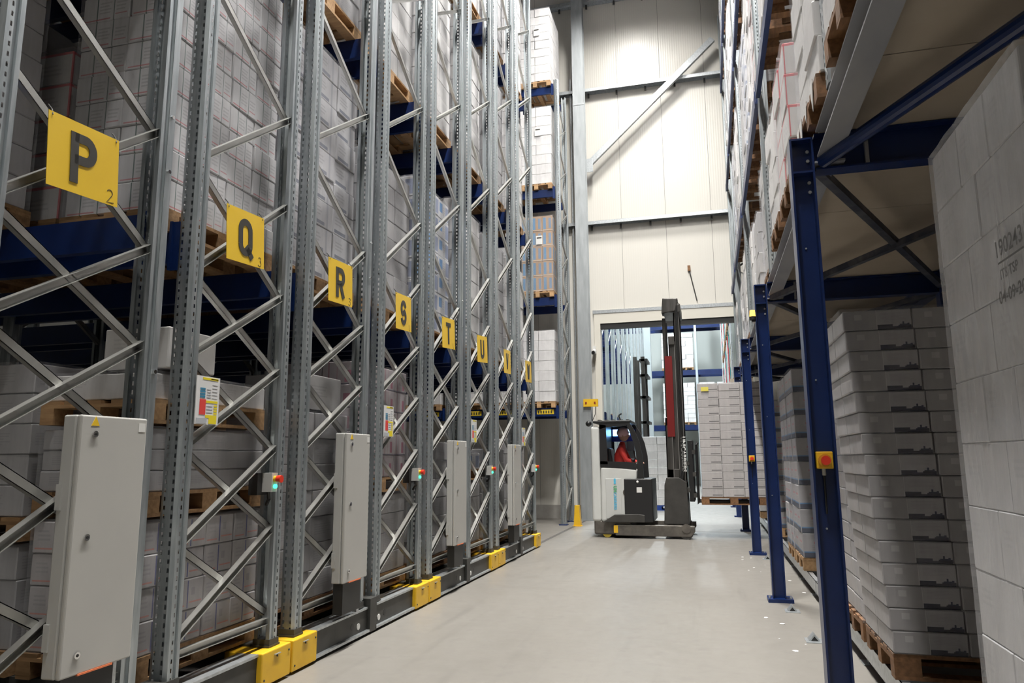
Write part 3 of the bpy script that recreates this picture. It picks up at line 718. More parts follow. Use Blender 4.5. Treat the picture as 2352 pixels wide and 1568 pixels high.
wslot(-3.90, 4, 'c_plain', 2, 3, 9, .225, 'tall white carton stack', 'right end of top beam', note=True)
for k, x in enumerate((-4.78, -5.66, -6.80, -7.68)):
    nm = ['second', 'third', 'fourth', 'fifth'][k]
    wslot(x, 1, 'c_plain', 2, 3, 5 if k else 6, .245, f'{nm} white carton stack from the right', 'on the lowest beam')
    if k < 3:
        wslot(x, 2, 'c_grey', 2, 3, 8, .24, f'{nm} grey carton stack from the right', 'on the second beam'); wslot(x, 3, 'c_plain', 2, 3, 8, .24, f'{nm} pale carton stack from the right', 'on the third beam')

# ------------------------------------------------------------------ right: blue mezzanine
PX0, PX1 = .555, .69
PYS = [.55, 4.52, 8.45, 12.38, 16.2]
t = thing('mezzanine', 'blue steel mezzanine platform on slender blue posts along the right of the aisle', 'mezzanine', (.62, 0, 0)); o = t.location
ZB, ZT = 3.29, 3.46
for py in PYS:
    for (a, b) in ((PX0, PX1), (2.42, 2.56)):
        zt = 3.42 if a < 1 else 3.3
        p = MB(o).box(a, a+.012, py, py+.14, .02, zt).box(b-.012, b, py, py+.14, .02, zt).box(a+.012, b-.012, py+.062, py+.074, .02, zt).build('post', G['blue_dark'], t)
        MB(o).box(a-.05, b+.07, py-.05, py+.19, 0, .035).build('base_plate', G['blue'], p)
        if a < 1:
            MB(o).box(a, b, py, py+.14, zt, zt+.012).box(a+.012, b-.012, py+.002, py+.062, zt-.21, zt-.198).build('cap_plate', G['blue_dark'], p)
            for zz in (zt-.06, zt-.12, zt-.26, zt-.32):
                MB(o).cyl((b-.03, py+.05, zz), (b-.03, py+.062, zz), .011, 6).build('bolt', G['galv'], p)
            for zz in (1.1, 1.95, 2.75): MB(o).cyl((a+.06, py+.056, zz), (a+.06, py+.062, zz), .006, 6).build('rivet', G['galv'], p)
            for xx in (a-.03, b+.045): MB(o).cyl((xx, py+.01, .035), (xx, py+.01, .06), .012, 6).build('anchor_bolt', G['galv'], p)
# I-beams along the aisle and across
def ibeam(mb, p, q, up, h, wd, tw=.008, tf=.012):
    p, q, up = Vector(p), Vector(q), Vector(up); d = (q-p).normalized(); sd = d.cross(up).normalized()
    mb.bar(p, q, sd*tw/2, up*(h/2-tf)); 
    for s in (-1, 1): mb.bar(p+up*s*(h/2-tf/2), q+up*s*(h/2-tf/2), sd*wd/2, up*tf/2)
    return mb
G['bracedusty'] = mat('dusty_dark_blue', (.030,.036,.060), .5, 0, (.13,.13,.14), 5, lo=.45, hi=.75)
G['beamgrey'] = mat('dusty_blue_beam', (.24,.25,.28), .5, 0, (.33,.33,.34), 2.5, (1, .4, 1))
for a, b in zip(PYS, PYS[1:]+[18.62]):
    mb = ibeam(MB(o), (.77, a+.16, 3.375), (.77, b-.02, 3.375), (0, 0, 1), .17, .13); mb.build('edge_beam', G['beamgrey'], t)
    mb = ibeam(MB(o), (2.49, a+.14, 3.375), (2.49, b, 3.375), (0, 0, 1), .17, .13); mb.build('edge_beam', G['blue_dark'], t)
    dz = 3.265
    if a < 1:
        MB(o).cyl((.74, b-.0, 3.27), (2.42, a+.3, 3.27), .042, 14).build('floor_brace', G['blue_dark'], t); continue
    for (p, q) in (((.74, a+.2, dz), (2.42, b-.05, dz)), ((.74, b-.05, dz-.03), (2.42, a+.2, dz-.03))):
        v = (Vector(q)-Vector(p)).normalized(); sd = v.cross(Vector((0, 0, 1)))
        MB(o).bar(p, q, sd*.028, (0, 0, .004)).bar(Vector(p)+sd*.024+Vector((0, 0, .026)), Vector(q)+sd*.024+Vector((0, 0, .026)), sd*.004, (0, 0, .026)).build('floor_brace', G['bracedusty'], t)
    for yy in (a+1.4, a+2.7):
        mb = ibeam(MB(o), (.84, yy, 3.40), (2.42, yy, 3.40), (0, 0, 1), .12, .07); 
for py in PYS:
    mb = ibeam(MB(o), (.70, py+.07, 3.34), (5.6, py+.07, 3.34), (0, 0, 1), .23, .12); mb.build('cross_beam', G['blue_dark'], t)
    MB(o).box(.98, 1.0, py+.02, py+.05, 3.24, 3.45).build('stiffener', G['beamgrey'], t)
    MB(o).box(.69, .86, py-.02, py+.19, 3.255, 3.268).build('gusset', G['beamgrey'], t)
G['ply'] = mat('deck_underside', (.40,.335,.26), .75, 0, (.47,.41,.33), 1.4, lo=.3, hi=.7)
yy = -1.2; k = 0
while yy < 18.6:
    ye = min(yy+2.44, 18.7)
    MB(o).box(.735, 3.2, yy+.004, ye, ZT, ZT+.03).build('deck_panel', G['ply'], t)
    MB(o).box(3.206, 5.7, yy+.004, ye, ZT, ZT+.03).build('deck_panel', G['ply'], t); yy += 2.445
# emergency stop boxes + beacon on the posts
for py, wz, lab in ((4.52, 1.484, 'nearest blue post'), (12.38, 1.49, 'blue post beside the raised pallet')):
    s = thing('emergency_stop', f'yellow emergency-stop box with red button on the {lab}', 'emergency stop', (.622, py, wz), 'yellow emergency stops'); q = s.location
    b = MB(q).box(.578, .668, py-.004, py+.052, wz-.047, wz+.05).build('housing', G['yellow'], s)
    bv = b.modifiers.new('b', 'BEVEL'); bv.width = .006; bv.segments = 2
    MB(q).cyl((.622, py-.004, wz), (.622, py-.022, wz), .036, 18).build('shroud', mat('ochre', (.60,.30,.02), .5), s)
    MB(q).cyl((.622, py-.022, wz), (.622, py-.05, wz), .022, 18, .026).build('button', G['red'], s)
    MB(q).cyl((.618, py+.03, wz-.047), (.618, py+.03, wz-.085), .011, 10).build('cable_gland', G['cab'], s)
    MB(q).cyl((.618, py+.035, wz-.085), (.618, py+.035, wz-.30), .006, 8).build('cable', G['black'], s)
s = thing('warning_beacon', 'glowing amber beacon on the top of the second blue post', 'beacon', (.53, 8.45, 3.12)); q = s.location
MB(q).box(.51, .553, 8.405, 8.455, 3.005, 3.02).build("arm", G["black"], s)
MB(q).cyl((.52, 8.41, 3.02), (.52, 8.41, 3.06), .035, 14).build('socket', G['black'], s)
MB(q).cyl((.52, 8.41, 3.06), (.52, 8.41, 3.13), .032, 14, .026).build('lens', emit('amber_glow', (1.0, .42, .04), 5), s)

# ------------------------------------------------------------------ right: rack standing on the mezzanine
ZD = ZT+.03
t = thing('pallet_rack', 'galvanised pallet rack with long blue beams standing on the mezzanine deck', 'pallet rack', (.76, 8.2, ZD)); o = t.location
UP = post_mesh(9.6)
UL = [5.66, 8.33, 11.0]
UYS = [-.2, 4.0, 8.2, 12.35, 16.1, 18.5]
for uy in UYS:
    for ux, fl in ((.705, 0), (1.80, 1)):
        p = obj('upright', UP, t, Vector((ux, uy, ZD))-o); p.rotation_euler.z = -math.pi/2 if not fl else math.pi/2
    n = ZD+.2; k = 0
    while n < 12.5:
        q0, q1 = ((.80, uy+.02, n), (1.72, uy+.02, n+.6)) if k % 2 == 0 else ((1.72, uy+.02, n), (.80, uy+.02, n+.6))
        mb = MB(o); channel(mb, q0, q1, .045, .03, .004, (0, -1, 0), True); mb.build('diagonal_brace', G['brace'] if k % 2 else G['black'], t); n += .62; k += 1
for a, b in zip(UYS, UYS[1:]):
    for zt in UL:
        for ux in (.69, 1.80):
            MB(o).box(ux-.012, ux+.036, a+.065, b-.065, zt-.15, zt).build('beam', G['blue'], t)
            for yq in (a+.065, b-.095): MB(o).box(ux-.016, ux-.012, yq, yq+.03, zt-.2, zt+.05).build('beam_connector', G['blue'], t)
# goods on the deck and the rack: (y centre, style, rows, row height, look)
def rslot(y, z, style, nx, ny, nz, bh, look, where, x=1.33, sy=.82, sx=1.18, wood='wood_dark', film=True, group='stacks above the mezzanine'):
    pallet(x, y, z+.001, f'pallet under the {look}, {where}', sx=.8, sy=1.2, wood=wood, rz=math.pi/2, group='pallets above the mezzanine')
    return load(f'{look}, {where}', x, y, z+.147, sx, sy, nx, ny, nz, bh, style, film=film, group=group, jit=.012)
ON = 'on the mezzanine deck'
dA = rslot(4.52, ZD, 'c_plain', 3, 2, 8, .22, 'white film-draped stack nearest the camera', ON, x=1.27)
for k, (yy, hh) in enumerate(((-.30, .16), (-.02, .10), (.22, .20), (.36, .12))):
    MB().prism([(yy, .02), (yy+.11, .02), (yy+.07, -hh*.6), (yy+.045, -hh)], 'x', -.606, -.602).build('torn_film', G['c_plain'], dA)
rslot(3.4, ZD, 'c_plain', 3, 2, 8, .22, 'white stack partly above the frame edge', ON, x=1.27)
rslot(5.97, ZD, 'c_redline', 3, 2, 4, .26, 'white stack with red tape', ON, x=1.27)
rslot(6.92, ZD, 'c_plain', 3, 2, 4, .25, 'plain white bagged stack', ON, x=1.27)
rslot(8.78, ZD, 'c_grey', 3, 2, 5, .26, 'silvery bagged stack', ON)
rslot(10.3, ZD, 'c_grey', 3, 2, 4, .28, 'grey bagged stack beyond the first upright', ON)
rslot(11.2, ZD, 'c_plain', 3, 2, 5, .25, 'white bagged stack beyond the first upright', ON)
rslot(13.3, ZD, 'c_plain', 3, 2, 6, .25, 'white stack past the second upright', ON)
rslot(14.24, ZD, 'c_grey', 3, 2, 5, .25, 'grey stack past the second upright', ON)
rslot(15.18, ZD, 'c_plain', 3, 2, 5, .26, 'pale stack past the second upright', ON)
rslot(16.72, ZD, 'c_grey', 3, 2, 5, .24, 'grey carton stack beside the gateway', ON)
rslot(17.7, ZD, 'c_plain', 3, 2, 6, .24, 'white carton stack beside the gateway', ON)
L1 = 'first long beam of the upper rack'; L2 = 'second long beam of the upper rack'; L3 = 'third long beam of the upper rack'
ords = ['nearest', 'second', 'third', 'fourth', 'fifth', 'sixth', 'seventh', 'eighth', 'ninth', 'tenth', 'eleventh', 'twelfth']
sty = ['c_plain', 'c_grey', 'c_stripe', 'c_plain', 'c_redline', 'c_plain', 'c_stripe', 'c_grey', 'c_plain']
def row(z, ys, name, off):
    for k, y in enumerate(ys):
        rslot(y, z, sty[(k+off) % len(sty)], 3, 2, 8+(k+off) % 2, .24, f'{ords[k]} carton stack', name)
row(UL[0], [4.55, 5.5, 6.45, 7.4, 8.75, 9.7, 10.65, 11.6, 12.9, 13.8, 14.7, 15.55], L1, 0)
row(UL[1], [8.75, 9.7, 10.65, 11.6, 12.9, 13.8, 14.7, 15.55, 16.7, 17.6], L2, 3)
row(UL[2], [12.9, 13.8, 14.7, 15.55, 16.7, 17.6], L3, 1)

# ------------------------------------------------------------------ right: pallets at floor level under the mezzanine
t = thing('pallet_runway', 'grey steel pallet runway frame on short legs under the mezzanine', 'runway', (1.0, 8, 0)); o = t.location
for a, b in zip([-1.0]+PYS[1:5], PYS[1:5]+[18.5]):
    mb = MB(o); channel(mb, (1.02, a+.1, .15), (1.02, b+.06, .15), .13, .05, .005, (-1, 0, 0), False); mb.build('edge_beam', G['galv'], t)
    n = a+.5
    while n < b:
        MB(o).box(1.04, 1.11, n, n+.07, 0, .09).box(1.0, 1.15, n-.04, n+.11, 0, .008).build('leg', G['galv'], t); n += 1.1
RAILM = mat('roller_rail', (.36,.37,.38), .4, .6)
for yc in (2.5, 3.1, 4.95, 5.7, 6.6, 7.4, 9.3, 10.1, 10.6, 11.4, 13.2, 14.0, 17.0, 17.8):
    MB(o).box(1.0, 4.2, yc-.035, yc-.02, .14, .222).box(1.0, 4.2, yc+.02, yc+.035, .14, .222).build('runner_rail', RAILM, t)
    mb = MB(o)
    for k in range(24): mb.cyl((1.03+k*.09, yc-.02, .20), (1.03+k*.09, yc+.02, .20), .021, 8)
    r = mb.build('rollers', G['chrome'], t); r['kind'] = 'stuff'
ZP = .223
# nearest stack (aisle face shows, printed lettering)
YN0, YN1 = 2.36, 3.25; XN = .95
nb = thing('carton_stack', 'huge white film-wrapped stack with printed codes at the right edge of the frame', 'carton stack', (XN+.6, (YN0+YN1)/2, ZP), 'stacks on the runway'); o = nb.location
pallet(XN+.6, (YN0+YN1)/2, ZP, 'wooden pallet under the huge white stack at the right edge', rz=math.pi/2, wood='wood_dark', group='pallets on the runway')
rows = 10; bh = (2.73-.37)/rows; rnd = random.Random(3)
for k in range(rows):
    cuts = ([0, .34, .66, 1] if k % 2 else [0, .5, 1])
    for c0, c1 in zip(cuts, cuts[1:]):
        for xa, xb in ((0, .4), (.4, .8), (.8, 1.2)):
            me = box_mesh(.394, (c1-c0)*.89-.003, bh-.002, G['c_near'], .004)
            b = obj('carton', me, nb, Vector((XN+(xa+xb)/2+rnd.uniform(-.002, .002), YN0+.89*(c0+c1)/2, .147+ZP+bh*(k+.5)))-o)
            b.rotation_euler.z = rnd.uniform(-.003, .003)
fmn = film_mesh(1.216, .906, 2.37, 1).copy(); fmn.materials.clear(); fmn.materials.append(G['film_heavy'])
obj('stretch_film', fmn, nb, (0, 0, .148))
def text_obj(s, size, m, parent, loc, rot, name='printed_code', bold=0.0):
    cu = bpy.data.curves.new(name, 'FONT'); cu.body = s; cu.size = size; cu.offset = bold; cu.resolution_u = 3
    tmp = bpy.data.objects.new('tmp', cu); COL.objects.link(tmp); dg = bpy.context.evaluated_depsgraph_get()
    me = bpy.data.meshes.new_from_object(tmp.evaluated_get(dg)); bpy.data.objects.remove(tmp); bpy.data.curves.remove(cu)
    me.materials.clear(); me.materials.append(m); ob = obj(name, me, parent, loc); ob.rotation_euler = rot; return ob
INK = mat('printed_ink', (.13,.13,.13), .6)
rot = (math.pi/2, 0, -math.pi/2)
for s, yy, zz, sz in (('190243', 2.635, 2.135, .075), ('ITS TSP', 2.61, 2.06, .045), ('04-09-2023', 2.64, 1.985, .058)):
    text_obj(s, sz, INK, nb, Vector((XN-.024, yy, zz))-o, rot, bold=.001)
MB(o).box(XN-.023, XN-.022, 2.42, 2.62, 2.112, 2.118).build('printed_line', INK, nb)
# second stack, leaning towards the aisle
YS = 4.90
pallet(.97+.6, YS+.41, ZP, 'wooden pallet under the leaning stack with dark wave labels', rz=math.pi/2, wood='wood_dark', group='pallets on the runway')
s2 = load('leaning white carton stack with dark wave labels behind the nearest blue post', .97+.6, YS+.41, ZP+.147, 1.20, .82, 3, 2, 16, .1275, 'c_ship', jit=.0015, film=False, group='stacks on the runway')
for c in s2.children:                      # courses shift towards the aisle with height
    k = round(c.location.z/.1275-.5); c.location.x -= .0088*k
fmv = film_mesh(1.222, .842, 2.05, 5).copy()
for v in fmv.vertices: v.co.x -= .066*v.co.z
obj('stretch_film', fmv, s2, (0, 0, .001))
pallet(.97+.6, YS+1.32, ZP, 'wooden pallet standing directly behind the leaning wave-label stack', rz=math.pi/2, wood='wood_dark', group='pallets on the runway')
load('white carton stack directly behind the leaning wave-label stack', .99+.6, YS+1.32, ZP+.147, 1.2, .82, 3, 2, 15, .1275, 'c_ship', jit=.004, group='stacks on the runway')
# third and further
for yc, st, nz, bh, look in ((9.6, 'c_navy', 8, .272, 'carton stack with navy bands behind the second blue post'), (10.5, 'c_navy', 8, .272, 'hindmost carton stack with navy bands'),
        (13.35, 'c_navy', 8, .26, 'navy-banded stack just before the raised pallet'), (17.3, 'c_plain', 8, .25, 'white stack beyond the raised pallet')):
    pallet(.96+.6, yc, ZP, f'wooden pallet under the {look}', rz=math.pi/2, wood='wood_light', group='pallets on the runway')
    load(look, .96+.6, yc, ZP+.147, 1.2, .82, 3, 2, nz, bh, st, group='stacks on the runway')
# floor brackets, scraps
for k, (x, y, lab) in enumerate(((.70, 8.0, 'beside the second blue post'), (.75, 6.78, 'between the two nearest blue posts'), (.74, 11.9, 'beside the third blue post'))):
    t = thing('floor_bracket', f'small triangular metal floor bracket {lab}', 'bracket', (x, y, 0), 'floor brackets'); o = t.location
    MB(o).box(x-.07, x+.07, y-.09, y+.09, 0, .005).build('plate', G['galv'], t)
    MB(o).prism([(x-.045, .005), (x+.045, .005), (x, .06)], 'y', y-.03, y+.08).build('wedge', G['galv'], t)
    MB(o).prism([(x-.028, .008), (x+.028, .008), (x, .042)], 'y', y-.032, y-.0295).build('opening', G['black'], t)
SCR = mat('plastic_scrap', (.80,.80,.80), .4)
for k in range(16):
    x = random.uniform(.35, .95); y = random.uniform(5.2, 15); a = random.uniform(0, 6.28); r = random.uniform(.012, .035)
    pts = [(r*math.cos(a+q*1.26)*random.uniform(.5, 1), r*math.sin(a+q*1.26)*random.uniform(.5, 1)) for q in range(5)]
    ob = MB().prism(pts, 'z', .0, .003).build('plastic_scrap', SCR, loc=(x, y, .0005))
    tag(ob, 'small white plastic scrap lying on the floor by the blue posts', 'scrap', 'plastic scraps on the floor')

# ------------------------------------------------------------------ reach truck
G['tr_white'] = mat('truck_white', (.62,.63,.61), .35, 0, (.57,.58,.56), 3)
G['tr_black'] = mat('truck_black', (.016,.016,.017), .4)
G['tr_dark'] = mat('truck_dark_grey', (.045,.043,.040), .5, .2, (.065,.062,.057), 4)
G['tr_steel'] = mat('truck_worn_steel', (.11,.10,.09), .5, .5, (.17,.155,.135), 7)
G['mast'] = mat('mast_steel', (.055,.052,.048), .38, .6, (.10,.095,.09), 3, (4, 4, .4))
G['mast_light'] = mat('mast_worn_edge', (.30,.29,.28), .35, .8)
T0 = 14.42; T1 = 15.68
t = thing('reach_truck', 'white and black reach truck with tall raised mast turning across the aisle', 'forklift', (-1.3, 15.05, 0)); o = t.location
def tp(name, mb, m, par=None, bev=.0, smooth=False):
    ob = mb.build(name, m, par or t, smooth)
    if bev: bv = ob.modifiers.new('b', 'BEVEL'); bv.width = bev; bv.segments = 3
    return ob
B = lambda *a: MB(o).box(*a)
tp('chassis', B(-2.27, -1.55, T0+.06, T1-.06, .06, .32), G['tr_steel'], bev=.03)
tp('guard_pillar', B(-2.30, -2.12, T0+.04, T1-.04, .30, 2.14), G['tr_white'], bev=.05)
bdy = tp('body', MB(o).prism([(-2.12,.30),(-1.42,.30),(-1.42,1.06),(-1.40,1.30),(-1.75,1.345),(-2.12,1.35)], 'y', T0+.03, T1-.03), G['tr_white'], bev=.04)
tp('side_door', B(-2.02, -1.72, T0+.018, T0+.034, .36, 1.12), mat('truck_panel', (.55,.56,.545), .4), bdy, bev=.006)
tp('grip', MB(o).cyl((-1.62, T0+.02, .86), (-1.62, T0+.034, .86), .07, 18), G['tr_steel'], bdy)
BLU = mat('sticker_blue', (.10,.48,.72), .4); GRN = mat('sticker_green', (.12,.42,.22), .4)
for (z0, z1, m, n) in ((1.02, 1.12, BLU, 'blue_stripe'), (.30, .42, BLU, 'blue_stripe')): tp(n, B(-1.86, -1.82, T0+.012, T0+.018, z0, z1), m, bdy)
text_obj('UN', .085, GRN, bdy, Vector((-1.865, T0+.011, .985))-o, (math.pi/2, math.pi/2, 0), 'green_lettering', .004)
text_obj('CARRIERS', .075, BLU, bdy, Vector((-1.865, T0+.011, .86))-o, (math.pi/2, math.pi/2, 0), 'blue_lettering', .002)
# cab shell with window opening on the near side: frame pieces
cab = tp('cab_rear_panel', B(-2.12, -2.02, T0+.05, T1-.05, 1.34, 2.2), G['tr_black'])
for yy in (T0+.03, T1-.07):
    tp('cab_sill', MB(o).prism([(-2.12,1.345),(-1.42,1.30),(-1.42,1.42),(-1.6,1.44),(-2.12,1.46)], 'y', yy, yy+.04), G['tr_black'])
    tp('cab_side_pillar', MB(o).prism([(-2.12,1.4),(-1.97,1.4),(-1.99,2.16),(-2.12,2.18)], 'y', yy, yy+.04), G['tr_black'])
    tp('cab_top_rail', MB(o).prism([(-2.12,2.08),(-1.98,2.12),(-1.6,2.14),(-1.55,2.2),(-2.12,2.2)], 'y', yy, yy+.04), G['tr_black'])
    pts = [(-1.60,2.2),(-1.52,2.2),(-1.42,2.03),(-1.34,1.82),(-1.29,1.55),(-1.285,1.30),(-1.27,1.06),(-1.40,1.06),(-1.39,1.32),(-1.40,1.55),(-1.45,1.80),(-1.52,2.0)]
    mb = MB(o)
    n = len(pts)//2
    for i in range(n-1):
        mb.prism([pts[i], pts[i+1], pts[len(pts)-2-i], pts[len(pts)-1-i]], 'y', yy-.01, yy+.05)
    tp('cab_front_pillar', mb, G['tr_black'])
gd = tp('overhead_guard', B(-2.24, -1.50, T0+.02, T1-.02, 2.20, 2.25), G['tr_black'], bev=.015)
for k in range(5): tp('guard_slat', B(-2.15+k*.14, -2.10+k*.14, T0+.04, T1-.04, 2.25, 2.27), G['tr_dark'], gd)
tp('mirror', MB(o).sphere((-2.34, T0+.10, 2.20), .06, 10, 8), G['tr_black'], gd, smooth=True)
tp('antenna', MB(o).tube([(-1.72, T0+.3, 2.25), (-1.76, T0+.3, 2.36), (-1.70, T0+.3, 2.40)], .015), G['tr_black'], gd)
LED = emit('cab_led_light', (.22, .55, 1.0), 12)
hp = tp('work_light_housing', B(-2.02, -1.52, T1-.13, T1-.09, 1.86, 2.12), mat('deep_blue_housing', (.01,.03,.30), .4))
for x in (-1.99, -1.80): tp('led_panel', B(x, x+.165, T1-.135, T1-.13, 1.98, 2.11), LED, hp)
tp('battery_box', B(-1.66, -1.12, T0-.02, T1-.2, .30, 1.12), G['tr_black'], bev=.02)
tp('battery_label', B(-1.42, -1.32, T0-.024, T0-.02, .86, .96), G['white'])
tp('battery_knob', MB(o).sphere((-1.40, T0-.02, 1.06), .025), G['white'], smooth=True)
tp('step_plate', MB(o).prism([(-2.08,.30),(-1.28,.30),(-1.28,.44),(-1.40,.455),(-1.86,.44)], 'y', T0-.05, T0+.03), G['tr_dark'], bev=.01)
tp('seat', B(-2.02, -1.62, 14.85, 15.35, 1.0, 1.20), G['tr_black'], bev=.05)
tp('seat_back', MB(o).prism([(-2.02,1.15),(-1.90,1.15),(-1.96,1.72),(-2.03,1.72)], 'y', 14.86, 15.34), G['tr_black'], bev=.04)
tp('console', B(-1.55, -1.40, 14.7, 15.5, 1.0, 1.42), G['tr_dark'], bev=.03)
scr = tp('terminal_screen', MB(o).prism([(-1.70,1.66),(-1.42,1.66),(-1.44,1.86),(-1.66,1.86)], 'y', 15.32, 15.35), mat('screen_grey', (.16,.20,.24), .2))
tp('screen_arm', MB(o).cyl((-1.5, 15.33, 1.40), (-1.54, 15.33, 1.67), .015), G['tr_black'], scr)
tp('steering_knob', MB(o).sphere((-1.50, 14.72, 1.47), .04), G['tr_black'], smooth=True)
# load legs and wheels
for yy in (T0-.02, T1-.14):
    tp('load_leg', MB(o).prism([(-1.85,.05),(-.44,.045),(-.36,.14),(-.36,.24),(-.55,.25),(-1.85,.25)], 'y', yy, yy+.16), G['tr_steel'], bev=.012)
    tp('load_wheel', MB(o).cyl((-.52, yy+.01, .135), (-.52, yy+.15, .135), .135, 24), G['tr_dark'])
    tp('wheel_cover', MB(o).cyl((-.52, yy-.012, .20), (-.52, yy+.005, .20), .085, 18), G['tr_steel'])
tp('drive_wheel', MB(o).cyl((-1.98, 15.5, .15), (-1.98, 15.62, .15), .15, 24), G['tr_dark'])
tp('caster_wheel', MB(o).cyl((-2.02, T0+.08, .09), (-2.02, T0+.18, .09), .09, 20), mat('wheel_yellow', (.45,.33,.04), .6))
tp('leg_marking', B(-1.88, -1.80, T0-.024, T0-.02, .1, .24), G['yellow'])
tp('reach_carriage', MB(o).prism([(-.93,.26),(-.46,.26),(-.48,1.05),(-.62,1.14),(-.86,1.14),(-.90,1.0)], 'y', T0+.12, T1-.12), G['tr_dark'], bev=.015)
# mast: three nested channels, cylinders, chains, cross heads
YM0, YM1 = T0+.16, T1-.16
for s, yy in ((1, YM0), (-1, YM1)):
    for k, (x0, x1, zt, off) in enumerate(((-.84, -.70, 2.28, 0), (-.72, -.59, 3.9, .05), (-.61, -.49, 4.58, .10))):
        y0 = yy+s*off
        mb = MB(o).box(x0, x0+.018, min(y0, y0+s*.07), max(y0, y0+s*.07), .30, zt).box(x1-.018, x1, min(y0, y0+s*.07), max(y0, y0+s*.07), .30, zt).box(x0, x1, min(y0, y0+s*.014), max(y0, y0+s*.014), .30, zt)
        tp('mast_channel', mb, G['mast'])
        tp('worn_edge', MB(o).box(x1-.02, x1-.004, min(y0-s*.002, y0), max(y0-s*.002, y0), .9, zt-.1), G['mast_light'])
    tp('lift_cylinder', MB(o).cyl((-.80, yy+s*.20, .4), (-.80, yy+s*.20, 4.3), .035, 14), G['mast'])
tp('red_guard', MB(o).box(-.80, -.66, YM0-.012, YM0+.0, 1.92, 3.5), mat('mast_red', (.15,.008,.008), .4))
for zt, xx in ((4.45, (-.80, -.46)), (3.80, (-.72, -.60)), (2.2, (-.83, -.71)), (1.2, (-.83, -.60))):
    tp('crosshead', B(xx[0], xx[1], YM0, YM1, zt-.07, zt+.10), G['mast'], bev=.01)
hd = tp('mast_head', MB(o).prism([(-.83,4.36),(-.55,4.40),(-.50,4.66),(-.80,4.68)], 'y', YM0-.03, YM0+.30), G['mast'], bev=.02)
for k in range(3): tp('pulley', MB(o).cyl((-.54, YM0+.04+k*.08, 4.52), (-.54, YM0+.08+k*.08, 4.52), .075, 16), G['tr_dark'], hd)
for k in range(3): tp('hose', MB(o).tube([(-.56+.02*k, YM0-.01, 4.5), (-.57+.02*k, YM0-.012, 3.0), (-.56+.02*k, YM0-.012, 1.3), (-.62+.02*k, YM0-.02, .95)], .010, 6), G['black'])
DEC = text_obj('UNICARRIERS', .11, G['white'], t, Vector((-.55, YM0-.016, 1.92))-o, (math.pi/2, math.pi/2, 0), 'mast_lettering', .004)
tp('fork_carriage', B(-.44, -.34, T0+.25, T1-.25, .68, 1.85), G['tr_black'], bev=.01)
for zz in (.80, 1.20, 1.62): tp('carriage_bar', B(-.36, -.30, T0+.2, T1-.2, zz-.04, zz+.04), G['tr_dark'])
for zz in (.9, 1.4): tp('carriage_roller', MB(o).cyl((-.47, T0+.22, zz), (-.47, T0+.30, zz), .05, 14), G['tr_dark'])
tp('load_backrest', MB(o).tube([(-.28, T0+.25, .7), (-.28, T0+.25, 1.75), (-.26, T0+.30, 1.80), (-.26, T1-.3, 1.80), (-.28, T1-.25, 1.75), (-.28, T1-.25, .7)], .018), G['tr_black'])
for yy in (14.80, 15.18): tp('fork', MB(o).prism([(-.30,.62),(-.30,1.25),(-.26,1.25),(-.26,.70),(.90,.69),(.90,.665),(-.26,.655)], 'y', yy, yy+.11), G['tr_dark'])
# raised pallet and its load
pallet(.38, 15.05, .625, 'wooden pallet lifted on the forks of the reach truck', sx=.8, sy=1.2, rz=math.pi/2, wood='wood_dark', group='lifted pallet')
rl = load('tall grey-beige wrapped stack of flat cartons lifted on the forks of the truck', .385, 15.05, .772, 1.18, .8, 3, 2, 14, .155, 'c_dash', jit=.004, group='lifted load')
tagp = MB().box(-.52, -.38, -.424, -.420, 2.02, 2.10).build('yellow_sticker', mat('sticker_yellow', (.75,.66,.12), .5), rl)

# ------------------------------------------------------------------ operator
def skin_figure(name, V, E, m, parent=None, levels=2):
    me = bpy.data.meshes.new(name); me.from_pydata([v[:3] for v in V], E, []); ob = obj(name, me, parent)
    sk = ob.modifiers.new('skin', 'SKIN'); sk.use_smooth_shade = True
    for i, v in enumerate(V):
        r = v[3]; me.skin_vertices[0].data[i].radius = (r, r) if not isinstance(r, tuple) else r
    me.skin_vertices[0].data[0].use_root = True
    sb = ob.modifiers.new('sub', 'SUBSURF'); sb.levels = levels; sb.render_levels = levels
    me.materials.append(m); return ob
SK = mat('skin', (.55,.33,.25), .55); JK = mat('red_jacket', (.62,.035,.025), .7, 0, (.50,.025,.02), 8); TR = mat('dark_trousers', (.03,.032,.04), .8)
p = thing('person', 'seated truck driver in a red jacket and pale pink cap holding the controls', 'person', (-1.80, 15.05, 1.2)); o = p.location
# body: pelvis root, spine, neck, head, both arms and both legs in one skin
Vb = [(-.02, 0, .06, (.15, .12)), (-.02, 0, .26, (.16, .11)), (.03, 0, .46, (.17, .115)), (.05, 0, .58, .07), (.07, 0, .66, .055),
      (.05, -.19, .48, .07), (.16, -.25, .27, .052), (.34, -.24, .23, .04), (.05, .19, .48, .07), (.16, .25, .27, .052), (.34, .22, .23, .04),
      (.22, -.10, .04, .085), (.36, -.11, .03, .075), (.40, -.11, -.30, .055), (.22, .10, .04, .085), (.36, .11, .03, .075), (.40, .11, -.30, .055)]
Eb = [(0,1),(1,2),(2,3),(3,4),(2,5),(5,6),(6,7),(2,8),(8,9),(9,10),(0,11),(11,12),(12,13),(0,14),(14,15),(15,16)]
skin_figure('body', Vb, Eb, JK, p)
hd = MB().sphere((.09, 0, .775), .105, 18, 12, (1.0, .82, 1.15)).build('head', SK, p, True)
MB().sphere((.195, 0, .765), .02, 8, 6, (1.2, .8, 1.3)).build('nose', SK, hd, True)
